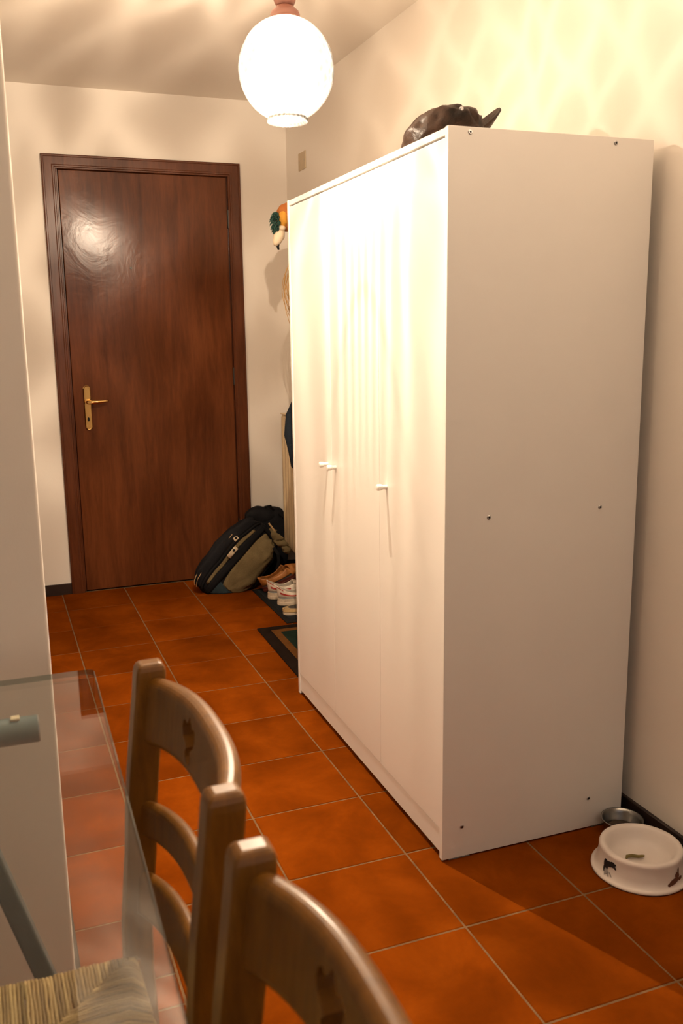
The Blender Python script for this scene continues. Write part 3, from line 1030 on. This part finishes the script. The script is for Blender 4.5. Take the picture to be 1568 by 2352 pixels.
# ------------------------------------------------------------------ radiator on the right wall
ra = thing('radiator', 'cream ribbed radiator behind the wardrobe, in the corner by the door', 'radiator', (XR, 2.80, 0))
rx0 = -0.110
col = []
ny = 18
pitch = 0.046
for k in range(ny):
    y = -0.023 - pitch * k
    sec = rrect(0.019, 0.013, 0.009, 3)
    rings = []
    for z, f in ((0.17, 0.55), (0.185, 1), (0.885, 1), (0.900, 0.55)):
        rings.append([(rx0 + 0.019 + a * f, y + b * f, z) for a, b in sec])
    link('rib', rings_me(rings, name='rib'), 'radiator', ra, smooth=False)
for z in (0.20, 0.87):
    link('header', box_me(rx0 + 0.008, rx0 + 0.052, -pitch * ny, 0, z - 0.018, z + 0.018, 0.006, 2), 'radiator', ra)
link('rear_sheet', box_me(rx0 + 0.036, rx0 + 0.042, -pitch * ny + 0.004, -0.004, 0.18, 0.89, 0.002, 1), 'radiator', ra)
link('top_grille', box_me(rx0, rx0 + 0.062, -pitch * ny, 0, 0.898, 0.905, 0.002, 1), 'radiator', ra)
for y in (-0.15, -0.65):
    for z in (0.30, 0.75):
        link('bracket', box_me(rx0 + 0.042, -0.0006, y - 0.012, y + 0.012, z - 0.01, z + 0.01), 'radiator', ra)

# ------------------------------------------------------------------ coat rack and what hangs there (mostly behind the wardrobe)
ck = thing('coat_rack', 'wooden hat shelf and coat rack on the wall behind the wardrobe', 'coat rack', (XR, 0, 0))
link('shelf', box_me(-0.255, 0, 1.36, 1.98, 1.725, 1.743, 0.003, 1), 'rack', ck)
link('board', box_me(-0.020, 0, 1.36, 1.98, 1.55, 1.725, 0.003, 1), 'rack', ck)
for y in (1.40, 1.94):
    link('bracket', prism_me([(-0.22, 1.725), (-0.018, 1.725), (-0.018, 1.56), (-0.05, 1.60)], 1, y - 0.01, y + 0.01, 'bracket'), 'rack', ck)
for y in (1.55, 1.72, 1.88):
    link('hook', tube_me([(-0.015, y, 1.60), (-0.06, y, 1.585), (-0.095, y, 1.59), (-0.11, y, 1.615), (-0.11, y, 1.635)], [0.006, 0.006, 0.006, 0.006, 0.008], 10, 'hook'), 'iron', ck, smooth=True)

orn = thing('bird_ornament', 'small rust and green shaggy ornament with pale pointed tip jutting past the wardrobe', 'ornament', (0.26, 1.955, 1.7435))
OX = orn.location
def opx(u, v):                      # helper numbers measured at the ornament's distance
    return ((u - 654.0) * 0.00196, (520 - v) * 0.00178)
link('body', lump('body', 0.008, 0.0, 0.058, 0.056, 0.045, 0.058, 30, 18, 2.2, 0.004, 30, 2.0), 'rust', orn, smooth=True)
link('breast', lump('breast', -0.024, -0.016, 0.052, 0.020, 0.032, 0.036, 24, 16, 2.1, 0.004, 40, 3.0), 'yellow', orn, smooth=True)
link('collar', lump('collar', -0.030, -0.012, 0.012, 0.017, 0.028, 0.013, 24, 12, 2.3, 0.002, 40, 3.0), 'offwhite', orn, smooth=True)
bm = bmesh.new()
for k in range(150):
    a, b = random.uniform(0, 2 * PI), random.uniform(-1.2, 1.2)
    c = Vector((-0.052, -0.01, 0.040))
    d = Vector((math.cos(a) * math.cos(b) * 0.020, math.sin(a) * math.cos(b) * 0.030, math.sin(b) * 0.042))
    tip = c + d * 1.12 + Vector((-0.004, 0, -0.010))
    tube_bm(bm, [c + d * 0.55, c + d * 0.95, tip], [0.0035, 0.003, 0.0006], 5)
link('tuft', from_bm(bm, 'tuft'), 'green', orn)
link('tail', tube_me([(-0.030, -0.012, 0.012), (-0.040, -0.012, -0.018), (-0.052, -0.012, -0.045), (-0.058, -0.012, -0.058)], [0.016, 0.024, 0.017, 0.008], 14, 'tail'), 'offwhite', orn, smooth=True)
link('tip', tube_me([(-0.044, -0.014, -0.040), (-0.047, -0.014, -0.062), (-0.044, -0.014, -0.076)], [0.006, 0.006, 0.004], 10, 'tip'), 'dark_slot', orn, smooth=True)

st = thing('straw_bundle', 'thin bunch of dry straw stalks hanging beside the wardrobe edge', 'dried straw', (0.345, 1.93, 1.725))
bm = bmesh.new()
for k in range(22):
    y = random.uniform(-0.03, 0.03)
    sw = random.uniform(-0.122, -0.05)
    L = random.uniform(0.30, 0.42)
    pts = []
    for q in range(9):
        t = q / 8
        pts.append((sw * math.sin(t * PI * 0.80) + random.uniform(-1, 1) * 0.001, y * (0.4 + t), -L * t - 0.002))
    tube_bm(bm, pts, 0.0013, 5)
stalks = link('stalks', from_bm(bm, 'stalks'), 'straw', st)
stalks['kind'] = 'stuff'
link('tie', lathe_me([(0.013, -0.05), (0.016, -0.045), (0.016, -0.035), (0.013, -0.03)], 14, name='tie'), 'rust', st)

jk = thing('jacket', 'dark navy jacket hanging behind the wardrobe, only its sleeve edge showing', 'jacket', (0.46, 1.72, 0))
def garment(path, seg=28, amp=0.012, fs=12, seed=0):
    rings = []
    for (x, y, z, a, b) in path:
        ring = []
        for k in range(seg):
            t = 2 * PI * k / seg
            f = 1 + 0.12 * math.sin(5 * t + z * 9 + seed) + 0.10 * noise.noise(Vector((math.cos(t) * 2, math.sin(t) * 2, z * fs * 0.4 + seed)))
            ring.append((x + a * f * math.cos(t), y + b * f * math.sin(t), z))
        rings.append(ring)
    return rings_me(rings, name='garment')
link('body', garment([(0.0, 0, 1.558, 0.02, 0.03), (0.0, 0, 1.548, 0.035, 0.07), (0, 0, 1.49, 0.06, 0.13), (0, 0, 1.35, 0.07, 0.15), (0, 0, 1.15, 0.072, 0.155), (0, 0, 0.98, 0.074, 0.16), (0, 0, 0.90, 0.072, 0.155), (0, 0, 0.885, 0.06, 0.14)]), 'jacket', jk, smooth=True)
link('sleeve', garment([(-0.01, 0.13, 1.50, 0.03, 0.04), (-0.045, 0.17, 1.42, 0.045, 0.055), (-0.085, 0.20, 1.25, 0.045, 0.055), (-0.118, 0.22, 1.10, 0.042, 0.05),
                        (-0.172, 0.235, 0.97, 0.050, 0.05), (-0.182, 0.24, 0.88, 0.050, 0.048), (-0.170, 0.24, 0.80, 0.046, 0.042), (-0.160, 0.24, 0.735, 0.042, 0.04), (-0.158, 0.24, 0.722, 0.034, 0.03)], 22, 0.01, 16, 2.0), 'jacket', jk, smooth=True)
link('hanging_loop', tube_me([(0.012, -0.018, 1.550), (0.045, -0.022, 1.585), (0.057, -0.012, 1.602), (0.057, 0.012, 1.602), (0.045, 0.022, 1.585), (0.012, 0.018, 1.550)], 0.003, 8, 'loop'), 'strap', jk)

# ------------------------------------------------------------------ rug and shoe mat
rg = thing('rug', 'dark bordered rug with brown stripe and deep green centre', 'rug', (0.06, 1.262, 0.0), (0, 0, -0.02))
RL, RW = 0.705, 0.46
def slab(x0, x1, y0, y1, z0, z1, b=0.002):
    return box_me(x0, x1, y0, y1, z0, z1, b, 1)
link('border', slab(0, RW, 0, RL, 0.0002, 0.0065), 'rug_black', rg)
bw = 0.052
link('stripe', boxes_me([(bw, RW - bw, bw, bw + 0.034, 0.003, 0.0075), (bw, RW - bw, RL - bw - 0.034, RL - bw, 0.003, 0.0075),
                         (bw, bw + 0.034, bw + 0.034, RL - bw - 0.034, 0.003, 0.0075), (RW - bw - 0.034, RW - bw, bw + 0.034, RL - bw - 0.034, 0.003, 0.0075)]), 'rug_brown', rg)
link('field', slab(bw + 0.034, RW - bw - 0.034, bw + 0.034, RL - bw - 0.034, 0.003, 0.0078), 'rug_green', rg)
mt = thing('shoe_mat', 'charcoal rubber-edged mat under the shoes by the wall', 'mat', (0.226, 1.995, 0))
link('edge', slab(0, 0.335, 0, 0.600, 0.0002, 0.006), 'dark_slot', mt)
link('pile', slab(0.022, 0.313, 0.022, 0.578, 0.004, 0.0085), 'mat', mt)
MZ = 0.0086

# ------------------------------------------------------------------ shoes
def shoe(name, label, cat, loc, rotz, length, mats, height, collar, stripe=None, opening=0.5, sole_h=0.028, group=None, wid=0.095):
    """heel at the origin, toe towards local +x"""
    s_ = thing(name, label, cat, loc, (0, 0, rotz), group)
    n = 22
    def half(t):                      # half width of the sole
        w = 0.5 * wid * (0.66 + 0.42 * math.sin(min(1, t * 1.15) * PI * 0.62) ** 2)
        e = 1.0
        if t < 0.10:
            e = math.sqrt(max(0.0, 1 - ((0.10 - t) / 0.10) ** 2)) * 0.75 + 0.25 * (t / 0.10)
        if t > 0.80:
            e = math.sqrt(max(0.0, 1 - ((t - 0.80) / 0.20) ** 2))
        return max(0.003, w * e)
    ts = [0, 0.01, 0.03, 0.06, 0.10] + [0.10 + 0.70 * k / 10 for k in range(1, 11)] + [0.85, 0.90, 0.94, 0.97, 0.99, 1.0]
    outl = [(length * t, half(t)) for t in ts] + [(length * t, -half(t)) for t in reversed(ts)]
    spring = lambda x: 0.014 * max(0, (x / length - 0.72) / 0.28) ** 2
    bm = bmesh.new()
    rings_bm(bm, [[(x * 1.0, y * 0.95, spring(x)) for x, y in outl], [(x * 1.012 - 0.002, y * 1.05, 0.004 + spring(x)) for x, y in outl],
                  [(x * 1.012 - 0.002, y * 1.05, sole_h * 0.5 + spring(x)) for x, y in outl], [(x * 1.006 - 0.001, y * 1.01, sole_h * 0.55 + spring(x)) for x, y in outl],
                  [(x * 1.008 - 0.001, y * 1.03, sole_h + spring(x)) for x, y in outl]])
    bmesh.ops.remove_doubles(bm, verts=bm.verts, dist=1e-5)
    link('sole', from_bm(bm, 'sole'), mats[1], s_)
    # upper: open shell of U sections
    bm = bmesh.new()
    rings = []
    seg = 14
    for t in ts:
        h = half(t)
        z0 = sole_h * 0.9 + spring(length * t)
        if t < opening:
            top_z = collar - (collar - height * 0.92) * math.sin(min(1, t / (opening * 0.75)) * PI) ** 1.0 * 0.55
            top_z = collar * (1 - 0.36 * math.sin(min(1.0, t / opening) * PI * 0.9)) if t > 0 else collar
            ring = []
            for k in range(seg + 1):
                side = 1 if k < seg / 2 else -1
                f = abs(k - seg / 2) / (seg / 2)      # 1 at the rims, 0 at the middle (bottom)
                zz = z0 + (top_z - z0) * f
                lean = 1 - 0.22 * f * f
                ring.append((length * t - 0.006 * f * (1 if t < 0.1 else 0) + 0.004 * (1 - f), side * h * 0.98 * lean * min(1, f * 4), zz))
            rings.append(ring)
        else:
            g = (t - opening) / (1 - opening)
            top_z = z0 + (height - z0) * (1 - g ** 1.6) * (1 - 0.25 * g) + 0.020 * (1 - g ** 3)
            ring = []
            for k in range(seg + 1):
                a = PI * k / seg
                side = math.cos(a)
                zz = z0 + (top_z - z0) * (abs(math.sin(a)) ** 0.75)
                ring.append((length * t * 0.995, side * h * 0.98, zz))
            rings.append(ring)
    # separate lofts for the open heel part and the closed toe part
    ncl = [k for k, t in enumerate(ts) if t < opening][-1] + 1
    rings_bm(bm, rings[:ncl], False, False, False)
    rings_bm(bm, rings[ncl:], False, False, False)
    # quarters joining heel part and vamp along the sides
    a_, b_ = rings[ncl - 1], rings[ncl]
    m = seg // 2
    va = [bm.verts.new(p) for p in a_]
    lowR = [bm.verts.new(b_[k]) for k in range(0, 4)]
    lowL = [bm.verts.new(b_[seg - k]) for k in range(0, 4)]
    idx = [m - 1, m - 3, m - 5, 0]
    for k in range(3):
        bm.faces.new((va[idx[k]], va[idx[k + 1]], lowR[k + 1], lowR[k]))
        bm.faces.new((va[seg - idx[k]], lowL[k], lowL[k + 1], va[seg - idx[k + 1]]))
    # heel counter
    hv = [bm.verts.new(p) for p in rings[0]]
    for k in range(m):
        if k != seg - 1 - k:
            try:
                bm.faces.new((hv[k], hv[k + 1], hv[seg - 1 - k], hv[seg - k]))
            except ValueError:
                pass
    bmesh.ops.remove_doubles(bm, verts=bm.verts, dist=1e-5)
    me_ = from_bm(bm, 'upper')
    up = link('upper', me_, mats[0], s_, smooth=True)
    md = up.modifiers.new('thickness', 'SOLIDIFY')
    md.thickness = 0.004
    md.offset = -1
    # insole
    link('insole', rings_me([[(x * 0.97 + 0.004, y * 0.88, sole_h * 0.9) for x, y in outl[:16] + outl[-16:]], [(x * 0.97 + 0.004, y * 0.88, sole_h + 0.006) for x, y in outl[:16] + outl[-16:]]], name='insole'), mats[2], s_)
    if stripe:
        for zf0, zf1, ta, tb_, in ((0.50, 0.66, 0.05, 0.40), (0.90, 0.97, 0.0, 0.10)):
            for side in (1, -1):
                pts_lo, pts_hi = [], []
                tt = [ta + (tb_ - ta) * k / 6 for k in range(7)]
                ring = []
                for t in tt:
                    h = half(t)
                    tz = collar * (1 - 0.36 * math.sin(min(1.0, t / opening) * PI * 0.9))
                    z0 = sole_h * 0.9
                    for f, lst in ((zf0, pts_lo), (zf1, pts_hi)):
                        lean = 1 - 0.22 * f * f
                        lst.append(Vector((length * t - 0.0045, side * (h * 0.98 * lean + 0.0022), z0 + (tz - z0) * f)))
                rr = [[a, b, b - Vector((0, side * 0.003, 0)), a - Vector((0, side * 0.003, 0))] for a, b in zip(pts_lo, pts_hi)]
                link('stripe', rings_me(rr, name='stripe'), stripe, s_)
        # tongue
        link('tongue', rings_me([[(length * (0.44 + 0.10 * k), -0.026, height + 0.018 - 0.010 * k), (length * (0.44 + 0.10 * k), 0.026, height + 0.018 - 0.010 * k),
                                  (length * (0.44 + 0.10 * k), 0.022, height + 0.026 - 0.010 * k), (length * (0.44 + 0.10 * k), -0.022, height + 0.026 - 0.010 * k)] for k in range(3)], name='tongue'), mats[0], s_)
        bm = bmesh.new()
        for k in range(4):
            x = length * (0.50 + 0.055 * k)
            tube_bm(bm, [(x, -0.03, height - 0.006 * k), (x + 0.004, 0, height + 0.016 - 0.008 * k), (x, 0.03, height - 0.006 * k)], 0.0028, 6)
        link('laces', from_bm(bm, 'laces'), 'offwhite', s_)
    return s_
shoe('sneaker', 'white sneaker with red heel stripe, the one farther back on the mat', 'shoe', (0.255, 2.395, MZ), -0.10, 0.285, ('sneaker', 'sole', 'lining'), 0.062, 0.098, 'red', 0.5, 0.034, 'white sneakers with red stripes')
shoe('sneaker', 'white sneaker with red heel stripe, the nearer one of the pair', 'shoe', (0.268, 2.274, MZ), -0.10, 0.285, ('sneaker', 'sole', 'lining'), 0.062, 0.098, 'red', 0.5, 0.034, 'white sneakers with red stripes')
ls_ = shoe('leather_shoe', 'brown leather shoe with dark maroon heel behind the white sneakers', 'shoe', (0.268, 2.512, MZ + 0.004), 0.12, 0.25, ('brown_leather', 'maroon', 'dark_insole'), 0.055, 0.085, None, 0.6, 0.026)
ls_.rotation_euler = (0, -0.36, 0.10)
# slipper
sl = thing('slipper', 'beige open slipper with layered sole in front of the sneakers', 'slipper', (0.245, 2.115, MZ), (0, 0, 0.02))
def foot_outline(L, w):
    o1 = []
    for k in range(40):
        a = 2 * PI * k / 40
        x = L / 2 - L / 2 * math.cos(a)
        y = w / 2 * math.sin(a) * (0.82 + 0.18 * (x / L))
        if abs(math.sin(a)) > 0:
            y = math.copysign(abs(math.sin(a)) ** 0.7, math.sin(a)) * w / 2 * (0.82 + 0.18 * x / L)
        o1.append((x, y))
    return o1
fo = foot_outline(0.27, 0.10)
def lay(z0, z1, s, mat, nm):
    link(nm, rings_me([[(0.135 + (x - 0.135) * s, y * s, z0) for x, y in fo], [(0.135 + (x - 0.135) * s, y * s, z1) for x, y in fo]], name=nm), mat, sl)
lay(0.0, 0.012, 0.99, 'sole', 'outsole')
lay(0.012, 0.015, 0.965, 'dark_insole', 'welt')
lay(0.015, 0.027, 1.0, 'tan_strap', 'midsole')
lay(0.027, 0.030, 0.96, 'cork', 'footbed')
lay(0.030, 0.0312, 0.80, 'dark_insole', 'heel_print')
for x0 in (0.115, 0.175):
    rings = []
    for k in range(13):
        a = PI * k / 12
        rings.append([(x0, 0.052 * math.cos(a), 0.024 + 0.045 * math.sin(a)), (x0 + 0.045, 0.053 * math.cos(a), 0.024 + 0.040 * math.sin(a)),
                      (x0 + 0.045, 0.0555 * math.cos(a), 0.024 + 0.043 * math.sin(a)), (x0, 0.0545 * math.cos(a), 0.024 + 0.048 * math.sin(a))])
    link('strap', rings_me(rings, name='strap'), 'tan_strap', sl)

# ------------------------------------------------------------------ backpack leaning by the door and a dark rucksack behind it
bp = thing('backpack', 'black and khaki hiking backpack slumped against the door', 'backpack', (0.170, 2.672, 0.150), (0, 0, 0))
TILT = math.radians(45)               # the bag's length leans towards the right wall
BX, BY, BZ, BPW = 0.140, 0.086, 0.235, 2.9
RB = Matrix.Rotation(TILT, 3, 'Y')
def bsurf(u, v, off=0.0):
    """u: angle round the bag, -90 deg faces the camera, 0 is the lower side; v: -1 foot to 1 head"""
    def sp(c, e):
        return math.copysign(abs(c) ** (2 / e), c)
    vv = v * PI / 2
    q = Vector((sp(math.cos(vv), BPW) * sp(math.cos(u), BPW) * (BX + off), sp(math.cos(vv), BPW) * sp(math.sin(u), BPW) * (BY + off), sp(math.sin(vv), 3.2) * (BZ + off)))
    taper = 1 - 0.16 * max(0, v) - 0.10 * max(0, -v)
    q.x *= taper
    q.y *= taper
    w = noise.noise(q * 9 + Vector((3, 1, 2))) * 0.016 + noise.noise(q * 24) * 0.006
    q += q.normalized() * w
    return RB @ q
def bfloor(q):
    q = q.copy()
    if q.z < -0.149:
        q.z = -0.149
    return q
def bag_shell(nu=56, nv=30):
    rings = []
    for j in range(nv + 1):
        v = max(-0.985, min(0.985, -1 + 2 * j / nv))
        rings.append([bfloor(bsurf(2 * PI * i / nu, v)) for i in range(nu)])
    return rings_me(rings, name='bag')
link('body', bag_shell(), 'bag_black', bp, smooth=True)
def patch(name, mat, u0, u1, v0, v1, off0=0.004, nu=14, nv=16, shape=None, puff=0.0):
    def pt(i, j, off):
        s, t = i / nu, j / nv
        v = v0 + (v1 - v0) * t
        a, b = (u0, u1) if shape is None else shape(t)
        u = a + (b - a) * s
        wr_ = 0.0
        if off > 0 and puff:
            wr_ = 0.011 * noise.noise(Vector((s * 2.2 + v * 1.5, t * 7.0 - s * 3.0, 1.7))) + 0.005 * noise.noise(Vector((s * 7, t * 13, 4.1)))
        return bfloor(bsurf(math.radians(u), v, off + max(puff * math.sin(s * PI) * math.sin(t * PI) + wr_ * math.sin(s * PI), -0.003)))
    bm = bmesh.new()
    T_ = [[bm.verts.new(pt(i, j, off0)) for j in range(nv + 1)] for i in range(nu + 1)]
    B_ = [[bm.verts.new(pt(i, j, -0.006)) for j in range(nv + 1)] for i in range(nu + 1)]
    for i in range(nu):
        for j in range(nv):
            bm.faces.new((T_[i][j], T_[i + 1][j], T_[i + 1][j + 1], T_[i][j + 1]))
            bm.faces.new((B_[i][j], B_[i][j + 1], B_[i + 1][j + 1], B_[i + 1][j]))
    for i in range(nu):
        for j in (0, nv):
            bm.faces.new((T_[i][j], T_[i + 1][j], B_[i + 1][j], B_[i][j]))
    for j in range(nv):
        for i in (0, nu):
            bm.faces.new((T_[i][j], T_[i][j + 1], B_[i][j + 1], B_[i][j]))
    return link(name, from_bm(bm, name), mat, bp, smooth=True)
# camera side: u about -90; lower side u -> 0; upper side u -> -180
sp_ = patch('side_panel', 'bag_khaki', -88, -22, -0.28, 0.56, 0.006, 22, 26, puff=0.016, shape=lambda t: (-90 - 5 * math.sin(t * PI), -30 - 26 * (t - 0.45) ** 2 * 2))
sp_['label'] = 'khaki canvas side panel'
patch('base_panel', 'bag_blue', -98, -40, -0.66, -0.28, 0.007)['label'] = 'slate blue base panel'
patch('upper_pocket', 'bag_khaki', -86, -34, 0.62, 0.86, 0.010, puff=0.018)
patch('stripe_panel', 'bag_khaki', -119, -111, -0.45, 0.45, 0.004, nu=4)
patch('front_pocket', 'bag_black', -176, -128, -0.62, 0.62, 0.018, puff=0.022)
for nm, u, w, v0, v1 in (('compression_strap', -102, 14, -0.72, 0.66), ('compression_strap', -126, 8, -0.70, 0.70), ('webbing_strap', -44, 4, -0.10, 0.62), ('lower_trim', -24, 10, -0.45, 0.60)):
    patch(nm, 'strap', u - w / 2, u + w / 2, v0, v1, 0.012, nu=3, nv=20)
patch('cross_strap', 'strap', -112, -20, 0.600, 0.635, 0.016, nu=20, nv=2)
for u, v in ((-128, 0.10), (-113, 0.02)):
    b0 = patch('buckle', 'buckle', u - 4.5, u + 4.5, v - 0.026, v + 0.026, 0.022, nu=4, nv=4)
    c_ = bsurf(math.radians(u), v, 0.024)
    link('buckle_slot', lump('slot', c_.x, c_.y, c_.z, 0.007, 0.004, 0.007, 10, 6, 2.5, 0), 'dark_slot', b0)
for u in (-140, -152):
    bm = bmesh.new()
    tube_bm(bm, [bsurf(math.radians(u), -0.60 + 0.1 * k, 0.026 + 0.01 * math.sin(k)) for k in range(8)], 0.0022, 6)
    link('zip', from_bm(bm, 'zip'), 'piping', bp)
for gx, gz, gr in ((0.228, 0.088, 0.030), (0.252, 0.052, 0.026), (0.205, 0.118, 0.026)):
    link('gathered_fabric', lump('gather', gx, -0.055, gz, gr * 1.35, 0.030, gr * 0.72, 26, 16, 2.4, 0.016, 30, gx * 50, None, 0.7), 'bag_khaki', bp, smooth=True)
link('side_strap', ribbon_me([(0.175, -0.095, 0.075), (0.196, -0.100, 0.040), (0.200, -0.098, 0.0), (0.190, -0.090, -0.045)], 0.016, (0, -1, 0), 0.004, 'strap'), 'strap', bp)
bm = bmesh.new()
tube_bm(bm, [bsurf(math.radians(-100 + 9 * k), 0.80 - 0.012 * k, 0.02) for k in range(9)], 0.005, 6)
link('piping', from_bm(bm, 'piping'), 'piping', bp)

rk = thing('dark_rucksack', 'black soft rucksack slumped behind the khaki backpack against the radiator', 'rucksack', (0.408, 2.858, 0.0))
link('body', lump('body', 0.0, 0.0, 0.190, 0.104, 0.052, 0.198, 48, 30, 2.7, 0.016, 9, 6.0, 0.0, 0.06), 'bag_black', rk, smooth=True)
link('lid', lump('lid', -0.040, 0.0, 0.330, 0.098, 0.050, 0.062, 40, 20, 2.3, 0.014, 14, 2.0, None, 0.12), 'bag_black', rk, smooth=True)
bm = bmesh.new()
tube_bm(bm, [(0.02 + 0.085 * math.sin(t), -0.06, 0.19 + 0.17 * math.cos(t)) for t in [0.15 + 0.16 * k for k in range(9)]], 0.004, 6)
link('zip', from_bm(bm, 'zip'), 'strap', rk)
link('carry_loop', tube_me([(-0.04, -0.03, 0.375), (-0.03, -0.03, 0.395), (0.0, -0.03, 0.398), (0.02, -0.03, 0.375)], 0.006, 8, 'loop'), 'strap', rk)

# ------------------------------------------------------------------ pet bowls
wb = thing('pet_bowl', 'white plastic pet bowl with dog prints on its side', 'bowl', (0.444, -0.210, 0))
BPROF = [(0.105, 0.0), (0.1155, 0.0), (0.1185, 0.003), (0.1180, 0.007), (0.1135, 0.0095), (0.1085, 0.014), (0.1045, 0.026), (0.1015, 0.042), (0.1000, 0.056), (0.1005, 0.061),
         (0.0985, 0.066), (0.0940, 0.0685), (0.0880, 0.0675), (0.0830, 0.063), (0.0790, 0.054), (0.0740, 0.040), (0.0640, 0.029), (0.0450, 0.023), (0.020, 0.0215), (0.001, 0.0212)]
link('shell', lathe_me(BPROF, 72, True, True, 'bowl'), 'bowl', wb, smooth=True)
def bowl_r(z):
    for (r0, z0), (r1, z1) in zip(BPROF[4:9], BPROF[5:10]):
        if z0 <= z <= z1:
            return r0 + (r1 - r0) * (z - z0) / (z1 - z0)
    return 0.104
def decal(name, ang, polys, mat, off=0.0016):
    """flat print wrapped on the bowl's side; polygons in metres (right, up)"""
    bm = bmesh.new()
    for poly in polys:
        cx = sum(p[0] for p in poly) / len(poly)
        cz = sum(p[1] for p in poly) / len(poly)
        def W(px_, pz_):
            z = 0.034 + pz_
            r = bowl_r(z) + off
            a = math.radians(ang) + px_ / r
            return (r * math.cos(a), r * math.sin(a), z)
        c = bm.verts.new(W(cx, cz))
        mid = [bm.verts.new(W(cx + (x - cx) * 0.5, cz + (z - cz) * 0.5)) for x, z in poly]
        ring = [bm.verts.new(W(x, z)) for x, z in poly]
        n = len(poly)
        for k in range(n):
            bm.faces.new((mid[k], mid[(k + 1) % n], c))
            bm.faces.new((ring[k], ring[(k + 1) % n], mid[(k + 1) % n], mid[k]))
    me_ = bpy.data.meshes.new(name)
    bm.to_mesh(me_)
    bm.free()
    link(name, me_, mat, wb)
def ell(cx, cz, rx, rz, rot=0.0, n=14):
    o_ = []
    for k in range(n):
        a = 2 * PI * k / n
        x, z = rx * math.cos(a), rz * math.sin(a)
        o_.append((cx + x * math.cos(rot) - z * math.sin(rot), cz + x * math.sin(rot) + z * math.cos(rot)))
    return o_
decal('dog_print', -172, [ell(-0.014, 0.003, 0.008, 0.013, 0.3), ell(-0.004, 0.008, 0.011, 0.007, 0.1), ell(0.006, 0.011, 0.008, 0.007), ell(0.014, 0.006, 0.006, 0.003, -0.5), ell(0.013, 0.013, 0.004, 0.003, 0.5),
                          ell(-0.016, -0.008, 0.005, 0.008, 0.2)], 'print_black')
decal('dog_legs_print', -172, [ell(-0.010, -0.012, 0.005, 0.007, 0.4), ell(-0.002, -0.014, 0.002, 0.008, 0.5), ell(-0.012, -0.017, 0.002, 0.005, 0.3), ell(0.006, -0.014, 0.0015, 0.007, 0.9)], 'print_grey', 0.0018)
decal('lying_dog_print', -82, [ell(0.0, -0.010, 0.018, 0.006, 0.25), ell(-0.016, -0.015, 0.006, 0.0035, 0.1), ell(0.012, 0.0, 0.008, 0.008, 0.5), ell(0.017, 0.010, 0.003, 0.008, -0.1), ell(0.022, -0.009, 0.008, 0.004, 0.2)], 'print_brown')
tr = tag(link('dog_treat', tube_me([(-0.022, 0.012, 0.0), (-0.014, 0.014, 0.001), (-0.004, 0.006, 0.001), (0.004, -0.008, 0.0005), (0.012, -0.014, 0.0), (0.020, -0.016, -0.0015)],
                                   [0.0022, 0.0042, 0.0045, 0.004, 0.0036, 0.002], 12, 'treat'), 'treat', None, (0.435, -0.200, 0.0290), (0, 0, 0.5), smooth=True),
         'olive brown chew treat lying in the white pet bowl', 'treat')
mb = thing('steel_bowl', 'small steel bowl with dark kibble in the corner behind the white bowl', 'bowl', (0.503, -0.063, 0))
link('shell', lathe_me([(0.030, 0.0), (0.036, 0.001), (0.043, 0.012), (0.049, 0.034), (0.0525, 0.044), (0.0555, 0.0450), (0.0555, 0.0462), (0.0520, 0.0462), (0.0478, 0.036), (0.041, 0.014), (0.034, 0.004), (0.002, 0.003)], 48, name='bowl'), 'steel', mb, smooth=True)
link('kibble', lathe_me([(0.039, 0.012), (0.0405, 0.016), (0.034, 0.021), (0.02, 0.023), (0.002, 0.024)], 30, name='kibble'), 'kibble', mb)['kind'] = 'stuff'
